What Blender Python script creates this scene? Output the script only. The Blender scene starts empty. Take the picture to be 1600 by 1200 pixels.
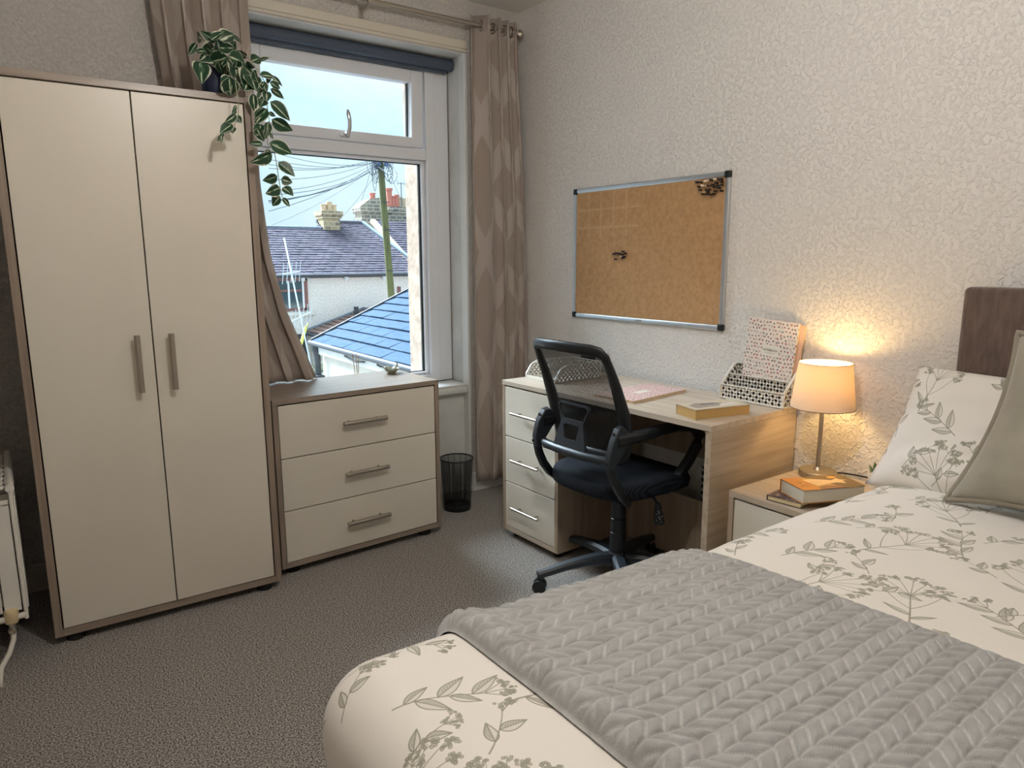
import bpy, bmesh, math, random
import numpy as np
from mathutils import Vector, Matrix, noise

random.seed(7)
PI = math.pi
SC = bpy.context.scene
COL = SC.collection

# ------------------------------------------------------------------ camera
FPX, YAW, PITCH, ROLL = 1094.4, 0.6254, 0.1765, -0.0034
CAM = Vector((-2.3791, -3.0573, 1.296))
_fw = Vector((math.sin(YAW) * math.cos(PITCH), math.cos(YAW) * math.cos(PITCH), -math.sin(PITCH)))
_r0 = Vector((math.cos(YAW), -math.sin(YAW), 0))
_u0 = _r0.cross(_fw)
_rt = _r0 * math.cos(ROLL) + _u0 * math.sin(ROLL)
_up = -_r0 * math.sin(ROLL) + _u0 * math.cos(ROLL)
cam = bpy.data.cameras.new('camera')
cam.sensor_width = 36.0
cam.lens = 36.0 * FPX / 1600.0
cam.clip_start, cam.clip_end = 0.02, 300
camo = bpy.data.objects.new('camera', cam)
COL.objects.link(camo)
camo.matrix_world = Matrix(((_rt.x, _up.x, -_fw.x, CAM.x), (_rt.y, _up.y, -_fw.y, CAM.y),
                            (_rt.z, _up.z, -_fw.z, CAM.z), (0, 0, 0, 1)))
SC.camera = camo


def at(px, py, y):
    """point of the room seen at photo pixel (px, py) on the vertical plane with this y"""
    d = _fw + _rt * ((px - 800) / FPX) - _up * ((py - 600) / FPX)
    return CAM + d * ((y - CAM.y) / d.y)


# ------------------------------------------------------------------ world, sun, exposure
SKY_STRENGTH = 1.02
SUN_STRENGTH = 25.0
BULB_STRENGTH = 360.0
LAMP_STRENGTH = 108.0
EXPOSURE = 0.10

w = bpy.data.worlds.new('overcast_sky')
SC.world = w
w.use_nodes = True
nt = w.node_tree
nt.nodes.clear()
tc = nt.nodes.new('ShaderNodeTexCoord')
mp = nt.nodes.new('ShaderNodeMapping')
mp.inputs['Scale'].default_value = (1.6, 1.6, 3.2)
n1 = nt.nodes.new('ShaderNodeTexNoise')
n1.inputs['Scale'].default_value = 2.2
n1.inputs['Detail'].default_value = 6
n1.inputs['Roughness'].default_value = 0.55
cr = nt.nodes.new('ShaderNodeValToRGB')
cr.color_ramp.elements[0].position = 0.36
cr.color_ramp.elements[0].color = (0.50, 0.76, 0.96, 1)
cr.color_ramp.elements[1].position = 0.66
cr.color_ramp.elements[1].color = (0.76, 0.93, 1.0, 1)
bg = nt.nodes.new('ShaderNodeBackground')
bg.inputs['Strength'].default_value = SKY_STRENGTH
wo = nt.nodes.new('ShaderNodeOutputWorld')
nt.links.new(tc.outputs['Generated'], mp.inputs['Vector'])
nt.links.new(mp.outputs[0], n1.inputs['Vector'])
nt.links.new(n1.outputs['Fac'], cr.inputs[0])
# overcast luminance: brightens steadily from horizon to zenith
sx_ = nt.nodes.new('ShaderNodeSeparateXYZ')
ov = nt.nodes.new('ShaderNodeMapRange')
ov.inputs['From Min'].default_value = 0.0
ov.inputs['From Max'].default_value = 1.0
ov.inputs['To Min'].default_value = 0.92
ov.inputs['To Max'].default_value = 2.4
sk = nt.nodes.new('ShaderNodeVectorMath')
sk.operation = 'SCALE'
nt.links.new(tc.outputs['Generated'], sx_.inputs[0])
nt.links.new(sx_.outputs[2], ov.inputs['Value'])
nt.links.new(cr.outputs[0], sk.inputs[0])
nt.links.new(ov.outputs[0], sk.inputs['Scale'])
nt.links.new(sk.outputs[0], bg.inputs['Color'])
nt.links.new(bg.outputs[0], wo.inputs['Surface'])

sun = bpy.data.lights.new('hazy_sun', 'SUN')
sun.energy = SUN_STRENGTH
sun.angle = math.radians(45)
sun.color = (0.78, 0.90, 1.0)
suno = bpy.data.objects.new('hazy_sun', sun)
COL.objects.link(suno)
suno.rotation_euler = Vector((0.24, -0.80, -0.90)).to_track_quat('-Z', 'Y').to_euler()   # bright haze facing the window

SC.view_settings.view_transform = 'Standard'
SC.view_settings.look = 'None'
SC.view_settings.exposure = EXPOSURE
SC.view_settings.gamma = 1.0
SC.view_settings.use_curve_mapping = False


# ------------------------------------------------------------------ helpers
def lin(r, g, b):
    f = lambda c: (c / 255 / 12.92) if c / 255 <= 0.04045 else ((c / 255 + 0.055) / 1.055) ** 2.4
    return (f(r), f(g), f(b), 1)


class MB:
    """collects shapes into one bmesh, builds ONE mesh object"""

    def __init__(s):
        s.bm = bmesh.new()

    def box(s, x0, x1, y0, y1, z0, z1, bev=0.0, seg=2, rot=None):
        m = Matrix.Translation(((x0 + x1) / 2, (y0 + y1) / 2, (z0 + z1) / 2))
        if rot is not None:
            m = m @ rot.to_4x4()
        r = bmesh.ops.create_cube(s.bm, size=1.0)
        vs = r['verts']
        sx, sy, sz = abs(x1 - x0), abs(y1 - y0), abs(z1 - z0)
        for v in vs:
            v.co = Vector((v.co.x * sx, v.co.y * sy, v.co.z * sz))
        es = list({e for v in vs for e in v.link_edges})
        if bev > 0:
            r2 = bmesh.ops.bevel(s.bm, geom=es, offset=min(bev, 0.45 * min(sx, sy, sz)), segments=seg, affect='EDGES', profile=0.5)
            vs = list({v for f in r2['faces'] for v in f.verts} | {v for v in vs if v.is_valid})
        bmesh.ops.transform(s.bm, matrix=m, verts=vs)
        return s

    def tube(s, pts, r, n=10, cap=True, flat=1.0, up=None):
        """swept tube; r number or list; flat squeezes the second axis"""
        pts = [Vector(p) for p in pts]
        rs = r if isinstance(r, (list, tuple)) else [r] * len(pts)
        rings = []
        prev = None
        for i, p in enumerate(pts):
            t = (pts[min(i + 1, len(pts) - 1)] - pts[max(i - 1, 0)]).normalized()
            if up is not None:
                a = Vector(up).cross(t)
                a = a.normalized() if a.length > 1e-5 else t.orthogonal().normalized()
            elif prev is None:
                a = t.orthogonal().normalized()
            else:
                a = (prev - t * prev.dot(t)).normalized()
            prev = a
            b = t.cross(a)
            rings.append([s.bm.verts.new(p + (a * math.cos(2 * PI * k / n) + b * math.sin(2 * PI * k / n) * flat) * rs[i]) for k in range(n)])
        for A, B in zip(rings, rings[1:]):
            for k in range(n):
                s.bm.faces.new((A[k], A[(k + 1) % n], B[(k + 1) % n], B[k]))
        if cap:
            s.bm.faces.new(rings[0][::-1])
            s.bm.faces.new(rings[-1])
        return s

    def bar(s, pts, wd, ht, up=(0, 0, 1), bev=0.25):
        """swept rounded-rectangle bar; wd / ht number or list"""
        pts = [Vector(p) for p in pts]
        n = len(pts)
        W = wd if isinstance(wd, (list, tuple)) else [wd] * n
        H = ht if isinstance(ht, (list, tuple)) else [ht] * n
        rings = []
        for i, p in enumerate(pts):
            t = (pts[min(i + 1, n - 1)] - pts[max(i - 1, 0)]).normalized()
            a = t.cross(Vector(up))
            a = a.normalized() if a.length > 1e-4 else t.orthogonal().normalized()
            b = a.cross(t)
            hw, hh = W[i] / 2, H[i] / 2
            c = min(hw, hh) * bev * 2 * 0.5
            o = [(-hw + c, -hh), (hw - c, -hh), (hw, -hh + c), (hw, hh - c), (hw - c, hh), (-hw + c, hh), (-hw, hh - c), (-hw, -hh + c)]
            rings.append([s.bm.verts.new(p + a * q[0] + b * q[1]) for q in o])
        for A, B in zip(rings, rings[1:]):
            for k in range(8):
                s.bm.faces.new((A[k], A[(k + 1) % 8], B[(k + 1) % 8], B[k]))
        s.bm.faces.new(rings[0][::-1])
        s.bm.faces.new(rings[-1])
        return s

    def lathe(s, prof, c=(0, 0, 0), n=32, M=None):
        """prof: list of (r, z)"""
        c = Vector(c)
        rings = []
        for r, z in prof:
            if r < 1e-6:
                p = Vector((0, 0, z))
                rings.append([s.bm.verts.new(c + (M @ p if M else p))])
            else:
                ring = []
                for k in range(n):
                    p = Vector((r * math.cos(2 * PI * k / n), r * math.sin(2 * PI * k / n), z))
                    ring.append(s.bm.verts.new(c + (M @ p if M else p)))
                rings.append(ring)
        for A, B in zip(rings, rings[1:]):
            if len(A) == 1 and len(B) == 1:
                continue
            for k in range(n):
                j = (k + 1) % n
                if len(A) == 1:
                    s.bm.faces.new((A[0], B[j], B[k]))
                elif len(B) == 1:
                    s.bm.faces.new((A[k], A[j], B[0]))
                else:
                    s.bm.faces.new((A[k], A[j], B[j], B[k]))
        return s

    def prism(s, pts, d):
        """extrude a planar polygon (3-D points) by vector d"""
        A = [s.bm.verts.new(Vector(p)) for p in pts]
        B = [s.bm.verts.new(Vector(p) + Vector(d)) for p in pts]
        n = len(A)
        s.bm.faces.new(A[::-1])
        s.bm.faces.new(B)
        for k in range(n):
            s.bm.faces.new((A[k], A[(k + 1) % n], B[(k + 1) % n], B[k]))
        return s

    def build(s, name, mat, parent=None, smooth=False, flip=True):
        if flip:
            bmesh.ops.recalc_face_normals(s.bm, faces=s.bm.faces[:])
        me = bpy.data.meshes.new(name)
        s.bm.to_mesh(me)
        s.bm.free()
        return link(name, me, mat, parent, smooth)


def link(name, me, mat, parent=None, smooth=False):
    if mat is not None and not me.materials:
        me.materials.append(mat)
    if smooth == 'auto':
        shade_auto(me, 35)
    elif smooth:
        me.polygons.foreach_set('use_smooth', [True] * len(me.polygons))
    o = bpy.data.objects.new(name, me)
    COL.objects.link(o)
    if parent is not None:
        o.parent = parent
    return o


def shade_auto(me, deg):
    bm = bmesh.new()
    bm.from_mesh(me)
    lim = math.radians(deg)
    for f in bm.faces:
        f.smooth = True
    for e in bm.edges:
        if len(e.link_faces) == 2 and e.calc_face_angle(0) > lim:
            e.smooth = False
    bm.to_mesh(me)
    bm.free()


def grid(name, P, UV, mat, parent=None, close_u=False, smooth=True, thick=0.0):
    """mesh from an (m, n, 3) array of points; UV (m, n, 2)"""
    P = np.asarray(P, float)
    m, n = P.shape[:2]
    idx = np.arange(m * n).reshape(m, n)
    F = np.stack([idx[:-1, :-1], idx[1:, :-1], idx[1:, 1:], idx[:-1, 1:]], -1).reshape(-1, 4)
    me = bpy.data.meshes.new(name)
    me.from_pydata(P.reshape(-1, 3).tolist(), [], F.tolist())
    if UV is not None:
        uvl = me.uv_layers.new(name='UVMap')
        li = np.empty(len(me.loops), dtype=np.int32)
        me.loops.foreach_get('vertex_index', li)
        uvl.data.foreach_set('uv', np.asarray(UV, float).reshape(-1, 2)[li].ravel())
    o = link(name, me, mat, parent, smooth)
    if thick:
        md = o.modifiers.new('thickness', 'SOLIDIFY')
        md.thickness = thick
        md.offset = -1
    return o


def tag(o, label, cat, group=None, kind=None):
    o['label'] = label
    o['category'] = cat
    if group:
        o['group'] = group
    if kind:
        o['kind'] = kind
    return o


def thing(name, label, cat, loc=(0, 0, 0), rz=0.0, group=None):
    o = bpy.data.objects.new(name, None)
    o.empty_display_size = 0.1
    COL.objects.link(o)
    o.location = loc
    o.rotation_euler = (0, 0, rz)
    return tag(o, label, cat, group)


def structure(o):
    o['kind'] = 'structure'
    return o


def copy_tree(o, parent=None):
    c = o.copy()
    COL.objects.link(c)
    c.parent = parent
    for ch in list(o.children):
        copy_tree(ch, c)
    return c


# ------------------------------------------------------------------ materials
def nmat(name, col, rough=0.6, metal=0.0, spec=0.5, sheen=0.0, bump=None, var=None, coat=0.0):
    """principled with optional noise bump (scale, strength, distance) and colour variation (scale, colour2, lo, hi, stretch)"""
    m = bpy.data.materials.new(name)
    m.use_nodes = True
    t = m.node_tree
    b = t.nodes['Principled BSDF']
    b.inputs['Base Color'].default_value = col
    b.inputs['Roughness'].default_value = rough
    b.inputs['Metallic'].default_value = metal
    b.inputs['Specular IOR Level'].default_value = spec
    if sheen:
        b.inputs['Sheen Weight'].default_value = sheen
        b.inputs['Sheen Roughness'].default_value = 0.45
    if coat:
        b.inputs['Coat Weight'].default_value = coat
    co = t.nodes.new('ShaderNodeTexCoord')
    if var:
        sc, c2, lo, hi = var[:4]
        st = var[4] if len(var) > 4 else (1, 1, 1)
        mpn = t.nodes.new('ShaderNodeMapping')
        mpn.inputs['Scale'].default_value = st
        t.links.new(co.outputs['Object'], mpn.inputs['Vector'])
        nz = t.nodes.new('ShaderNodeTexNoise')
        nz.inputs['Scale'].default_value = sc
        nz.inputs['Detail'].default_value = 5
        t.links.new(mpn.outputs[0], nz.inputs['Vector'])
        rp = t.nodes.new('ShaderNodeValToRGB')
        rp.color_ramp.elements[0].position = lo
        rp.color_ramp.elements[0].color = col
        rp.color_ramp.elements[1].position = hi
        rp.color_ramp.elements[1].color = c2
        t.links.new(nz.outputs['Fac'], rp.inputs[0])
        t.links.new(rp.outputs[0], b.inputs['Base Color'])
    if bump:
        sc, stg, dist = bump[:3]
        st = bump[3] if len(bump) > 3 else (1, 1, 1)
        mpn = t.nodes.new('ShaderNodeMapping')
        mpn.inputs['Scale'].default_value = st
        t.links.new(co.outputs['Object'], mpn.inputs['Vector'])
        nz = t.nodes.new('ShaderNodeTexNoise')
        nz.inputs['Scale'].default_value = sc
        nz.inputs['Detail'].default_value = 3
        t.links.new(mpn.outputs[0], nz.inputs['Vector'])
        bp = t.nodes.new('ShaderNodeBump')
        bp.inputs['Strength'].default_value = stg
        bp.inputs['Distance'].default_value = dist
        t.links.new(nz.outputs['Fac'], bp.inputs['Height'])
        t.links.new(bp.outputs[0], b.inputs['Normal'])
    return m


def woodchip(name, col):
    m = nmat(name, col, rough=0.72, spec=0.35)
    t = m.node_tree
    b = t.nodes['Principled BSDF']
    co = t.nodes['Texture Coordinate']
    n1 = t.nodes.new('ShaderNodeTexNoise')
    n1.inputs['Scale'].default_value = 76
    n1.inputs['Detail'].default_value = 2.5
    n1.inputs['Distortion'].default_value = 0.6
    rp = t.nodes.new('ShaderNodeValToRGB')
    rp.color_ramp.elements[0].position = 0.48
    rp.color_ramp.elements[1].position = 0.66
    t.links.new(co.outputs['Object'], n1.inputs['Vector'])
    t.links.new(n1.outputs['Fac'], rp.inputs[0])
    bp = t.nodes.new('ShaderNodeBump')
    bp.inputs['Strength'].default_value = 0.8
    bp.inputs['Distance'].default_value = 0.004
    t.links.new(rp.outputs[0], bp.inputs['Height'])
    t.links.new(bp.outputs[0], b.inputs['Normal'])
    return m


def wood(name, c1, c2, stretch=(1.2, 22, 22), rough=0.45, scale=2.4):
    return nmat(name, c1, rough=rough, var=(scale, c2, 0.36, 0.66, stretch), bump=(scale * 8, 0.08, 0.0006, stretch))


def image_mat(name, img, rough=0.7, sheen=0.0, bumpsc=None):
    m = bpy.data.materials.new(name)
    m.use_nodes = True
    t = m.node_tree
    b = t.nodes['Principled BSDF']
    b.inputs['Roughness'].default_value = rough
    b.inputs['Specular IOR Level'].default_value = 0.3
    if sheen:
        b.inputs['Sheen Weight'].default_value = sheen
    uv = t.nodes.new('ShaderNodeUVMap')
    im = t.nodes.new('ShaderNodeTexImage')
    im.image = img
    t.links.new(uv.outputs[0], im.inputs['Vector'])
    t.links.new(im.outputs['Color'], b.inputs['Base Color'])
    if bumpsc:
        co = t.nodes.new('ShaderNodeTexCoord')
        nz = t.nodes.new('ShaderNodeTexNoise')
        nz.inputs['Scale'].default_value = bumpsc
        nz.inputs['Detail'].default_value = 4
        t.links.new(co.outputs['Object'], nz.inputs['Vector'])
        bp = t.nodes.new('ShaderNodeBump')
        bp.inputs['Strength'].default_value = 0.25
        bp.inputs['Distance'].default_value = 0.012
        t.links.new(nz.outputs['Fac'], bp.inputs['Height'])
        t.links.new(bp.outputs[0], b.inputs['Normal'])
    return m


M = {}
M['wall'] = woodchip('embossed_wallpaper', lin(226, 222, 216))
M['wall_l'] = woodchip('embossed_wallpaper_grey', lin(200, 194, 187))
M['ceiling'] = nmat('ceiling_paint', lin(225, 222, 216), 0.8, bump=(30, 0.2, 0.002))
M['plaster'] = nmat('painted_plaster', lin(214, 214, 210), 0.6, bump=(14, 0.3, 0.006), var=(6, lin(196, 196, 192), 0.45, 0.75))
M['cream'] = nmat('cream_gloss_paint', lin(208, 200, 184), 0.45, bump=(12, 0.1, 0.002))
M['white_paint'] = nmat('white_gloss_paint', lin(222, 222, 218), 0.35)
M['upvc'] = nmat('white_window_plastic', lin(226, 228, 232), 0.3)
M['gasket'] = nmat('rubber_seal', lin(28, 34, 34), 0.6)
M['carpet'] = nmat('speckled_carpet', lin(70, 66, 62), 0.95, spec=0.1, sheen=0.15, var=(215, lin(192, 185, 177), 0.40, 0.62), bump=(240, 0.7, 0.006))
M['wood'] = wood('grey_oak_board_upright', lin(150, 134, 118), lin(128, 112, 98), (20, 20, 1.1))
M['wood_x'] = wood('grey_oak_board', lin(152, 137, 122), lin(132, 117, 103), (1.1, 20, 20), rough=0.33)
M['oak_y'] = wood('pale_oak_board', lin(188, 173, 153), lin(166, 149, 128), (18, 1.0, 18), rough=0.36)
M['oak_x'] = wood('pale_oak_panel', lin(202, 189, 172), lin(184, 169, 150), (1.0, 18, 14), rough=0.42, scale=2.0)
M['oak_z'] = wood('pale_oak_upright', lin(170, 152, 130), lin(152, 133, 112), (18, 18, 1.0), rough=0.45)
M['laminate'] = nmat('white_laminate', lin(216, 208, 193), 0.34, spec=0.4, var=(2, lin(211, 203, 188), 0.4, 0.7))
M['shadow_gap'] = nmat('dark_gap_shade', lin(30, 25, 22), 0.8)  # near-black colour stands in for the shade inside gaps and slots
M['nickel'] = nmat('brushed_nickel', lin(178, 170, 158), 0.42, metal=1.0, bump=(60, 0.1, 0.0005, (1, 1, 14)))
M['steel'] = nmat('polished_steel', lin(205, 202, 196), 0.2, metal=1.0)
M['alu'] = nmat('aluminium_edge', lin(205, 208, 210), 0.34, metal=0.85)
M['blackp'] = nmat('black_plastic', lin(24, 27, 30), 0.38, spec=0.5)
M['blackp2'] = nmat('black_glossy_plastic', lin(38, 44, 50), 0.42, spec=0.5)
M['foot'] = nmat('black_rubber_foot', lin(16, 15, 15), 0.6)
M['rad'] = nmat('radiator_enamel', lin(226, 222, 212), 0.35)
M['radpipe'] = nmat('painted_pipe', lin(214, 208, 196), 0.45)
M['valve'] = nmat('cream_valve_plastic', lin(206, 186, 146), 0.5)
M['blind'] = nmat('slate_blue_blind', lin(70, 80, 96), 0.65, bump=(300, 0.2, 0.001))
M['potblue'] = nmat('dark_blue_pot', lin(20, 32, 62), 0.4)
M['soil'] = nmat('plant_soil', lin(40, 30, 24), 0.9)
M['vine'] = nmat('pale_vine_stem', lin(150, 152, 128), 0.6)
M['dish'] = nmat('green_grey_glaze', lin(150, 158, 138), 0.25, var=(20, lin(186, 180, 160), 0.4, 0.7), coat=0.4)
M['reed'] = nmat('brown_reed', lin(172, 128, 84), 0.7)
M['lattice'] = nmat('white_metal_lattice', lin(226, 221, 210), 0.4)
M['paper'] = nmat('page_edges', lin(222, 205, 160), 0.8, bump=(40, 0.5, 0.002, (1, 1, 60)))
M['paper_y'] = nmat('yellowed_page_edges', lin(196, 160, 98), 0.8, bump=(40, 0.5, 0.002, (1, 1, 60)))
M['paper_w'] = nmat('pale_page_edges', lin(206, 196, 176), 0.8, bump=(40, 0.5, 0.002, (1, 1, 60)))
M['cushion'] = nmat('grey_velvet', lin(160, 153, 138), 0.75, sheen=0.5, var=(9, lin(146, 140, 126), 0.35, 0.7), bump=(22, 0.22, 0.006))
M['piping'] = nmat('grey_rope_piping', lin(138, 129, 114), 0.8, sheen=0.4, bump=(160, 0.6, 0.003))
M['headboard'] = nmat('brown_chenille', lin(104, 86, 76), 0.85, sheen=0.5, var=(60, lin(82, 66, 58), 0.35, 0.7, (1, 1, 0.25)), bump=(120, 0.6, 0.003, (1, 1, 0.3)))
M['mattress'] = nmat('white_mattress_ticking', lin(212, 206, 196), 0.8, bump=(40, 0.3, 0.003))
M['divan'] = nmat('brown_divan_fabric', lin(84, 70, 62), 0.9, bump=(150, 0.4, 0.002))
M['cable'] = nmat('black_cable', lin(20, 18, 16), 0.5)
M['succulent'] = nmat('succulent_green', lin(84, 112, 58), 0.5, var=(30, lin(60, 92, 48), 0.4, 0.7))
M['whitepot'] = nmat('white_ceramic_pot', lin(220, 216, 206), 0.3)


def m_throw():
    return nmat('silver_grey_fleece', lin(168, 168, 166), 0.8, spec=0.25, sheen=0.5, var=(26, lin(150, 149, 146), 0.35, 0.7), bump=(420, 0.5, 0.002))


M['throw'] = m_throw()
t_ = M['throw'].node_tree                                  # light caught by pile tips along the seams, painted paler in the creases
ge = t_.nodes.new('ShaderNodeNewGeometry')
rm = t_.nodes.new('ShaderNodeMapRange')
for k_, v_ in (('From Min', .40), ('From Max', .49), ('To Min', .55), ('To Max', 0)):
    rm.inputs[k_].default_value = v_
mxx = t_.nodes.new('ShaderNodeMix')
mxx.data_type = 'RGBA'
mxx.inputs['B'].default_value = lin(222, 219, 212)
t_.links.new(ge.outputs['Pointiness'], rm.inputs['Value'])
t_.links.new(rm.outputs[0], mxx.inputs['Factor'])
t_.links.new(t_.nodes['Principled BSDF'].inputs['Base Color'].links[0].from_socket, mxx.inputs['A'])
t_.links.new(mxx.outputs['Result'], t_.nodes['Principled BSDF'].inputs['Base Color'])


def glass_mat(name, tint=(1, 1, 1, 1), refl=1.0):
    m = bpy.data.materials.new(name)
    m.use_nodes = True
    t = m.node_tree
    t.nodes.clear()
    out = t.nodes.new('ShaderNodeOutputMaterial')
    tr = t.nodes.new('ShaderNodeBsdfTransparent')
    tr.inputs[0].default_value = tint
    gl = t.nodes.new('ShaderNodeBsdfGlossy')
    gl.inputs['Roughness'].default_value = 0.02
    fr = t.nodes.new('ShaderNodeFresnel')
    fr.inputs[0].default_value = 1.33
    mx = t.nodes.new('ShaderNodeMixShader')
    t.links.new(fr.outputs[0], mx.inputs[0])
    t.links.new(tr.outputs[0], mx.inputs[1])
    t.links.new(gl.outputs[0], mx.inputs[2])
    t.links.new(mx.outputs[0], out.inputs['Surface'])
    return m


M['glass'] = glass_mat('window_glass', (0.97, 0.99, 1.0, 1))


def weave_mat(name, col, pitch, duty, rough=0.6, axes=('X', 'Z')):
    """see-through woven net: threads of a given pitch (m) in UV space"""
    m = bpy.data.materials.new(name)
    m.use_nodes = True
    t = m.node_tree
    b = t.nodes['Principled BSDF']
    b.inputs['Base Color'].default_value = col
    b.inputs['Roughness'].default_value = rough
    uv = t.nodes.new('ShaderNodeUVMap')
    sp = t.nodes.new('ShaderNodeSeparateXYZ')
    t.links.new(uv.outputs[0], sp.inputs[0])

    def fr(expr):
        d = t.nodes.new('ShaderNodeMath')
        d.operation = 'DIVIDE'
        d.inputs[1].default_value = pitch
        t.links.new(expr, d.inputs[0])
        f = t.nodes.new('ShaderNodeMath')
        f.operation = 'FRACT'
        t.links.new(d.outputs[0], f.inputs[0])
        g = t.nodes.new('ShaderNodeMath')
        g.operation = 'LESS_THAN'
        g.inputs[1].default_value = duty
        t.links.new(f.outputs[0], g.inputs[0])
        return g.outputs[0]
    ad = t.nodes.new('ShaderNodeMath')
    ad.operation = 'ADD'
    t.links.new(sp.outputs[0], ad.inputs[0])
    t.links.new(sp.outputs[1], ad.inputs[1])
    sb = t.nodes.new('ShaderNodeMath')
    sb.operation = 'SUBTRACT'
    t.links.new(sp.outputs[0], sb.inputs[0])
    t.links.new(sp.outputs[1], sb.inputs[1])
    mxm = t.nodes.new('ShaderNodeMath')
    mxm.operation = 'MAXIMUM'
    t.links.new(fr(ad.outputs[0]), mxm.inputs[0])
    t.links.new(fr(sb.outputs[0]), mxm.inputs[1])
    t.links.new(mxm.outputs[0], b.inputs['Alpha'])
    return m


M['chair_mesh'] = weave_mat('black_chair_net', lin(20, 19, 20), 0.0042, 0.50)
M['bin_mesh'] = weave_mat('black_wire_net', lin(18, 18, 20), 0.0048, 0.34, 0.4)


def rib_mat():
    m = nmat('ribbed_black_fabric', lin(16, 19, 24), 0.85, spec=.2)
    t = m.node_tree
    b = t.nodes['Principled BSDF']
    co = t.nodes['Texture Coordinate']
    wv = t.nodes.new('ShaderNodeTexWave')
    wv.bands_direction = 'Y'
    wv.inputs['Scale'].default_value = 42
    wv.inputs['Distortion'].default_value = 0.4
    t.links.new(co.outputs['Object'], wv.inputs['Vector'])
    bp = t.nodes.new('ShaderNodeBump')
    bp.inputs['Strength'].default_value = 0.7
    bp.inputs['Distance'].default_value = 0.003
    t.links.new(wv.outputs['Fac'], bp.inputs['Height'])
    t.links.new(bp.outputs[0], b.inputs['Normal'])
    rp = t.nodes.new('ShaderNodeValToRGB')
    rp.color_ramp.elements[0].color = lin(10, 12, 16)
    rp.color_ramp.elements[1].color = lin(30, 35, 43)
    t.links.new(wv.outputs['Fac'], rp.inputs[0])
    t.links.new(rp.outputs[0], b.inputs['Base Color'])
    return m


M['seat'] = rib_mat()


def curtain_mat():
    """taupe jacquard with crossing satin bands that form tall diamonds (UV in metres)"""
    m = nmat('taupe_jacquard', lin(156, 142, 131), 0.7, sheen=0.25)
    t = m.node_tree
    b = t.nodes['Principled BSDF']
    uv = t.nodes.new('ShaderNodeUVMap')
    sp = t.nodes.new('ShaderNodeSeparateXYZ')
    t.links.new(uv.outputs[0], sp.inputs[0])

    def mth(op, a, bb):
        nd = t.nodes.new('ShaderNodeMath')
        nd.operation = op
        for i, q in enumerate((a, bb)):
            if q is None:
                continue
            if isinstance(q, (int, float)):
                nd.inputs[i].default_value = q
            else:
                t.links.new(q, nd.inputs[i])
        return nd.outputs[0]
    U = mth('MULTIPLY', sp.outputs[0], 2.6)
    V = mth('MULTIPLY', sp.outputs[1], 1.5)

    def band(e):
        f = mth('FRACT', e, None)
        d = mth('ABSOLUTE', mth('SUBTRACT', f, 0.5), None)
        return mth('LESS_THAN', d, 0.11)
    bd = mth('MAXIMUM', band(mth('ADD', U, V)), band(mth('ADD', mth('SUBTRACT', U, V), 8.0)))
    mix = t.nodes.new('ShaderNodeMix')
    mix.data_type = 'RGBA'
    mix.inputs['A'].default_value = lin(156, 142, 131)
    mix.inputs['B'].default_value = lin(172, 160, 150)
    t.links.new(bd, mix.inputs['Factor'])
    t.links.new(mix.outputs['Result'], b.inputs['Base Color'])
    rg = mth('SUBTRACT', 0.72, mth('MULTIPLY', bd, 0.22))
    t.links.new(rg, b.inputs['Roughness'])
    wv = t.nodes.new('ShaderNodeTexWave')
    wv.bands_direction = 'DIAGONAL'
    wv.inputs['Scale'].default_value = 130
    t.links.new(uv.outputs[0], wv.inputs['Vector'])
    bp = t.nodes.new('ShaderNodeBump')
    bp.inputs['Strength'].default_value = 0.2
    bp.inputs['Distance'].default_value = 0.001
    t.links.new(wv.outputs['Fac'], bp.inputs['Height'])
    t.links.new(bp.outputs[0], b.inputs['Normal'])
    return m


M['curtain'] = curtain_mat()


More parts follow.
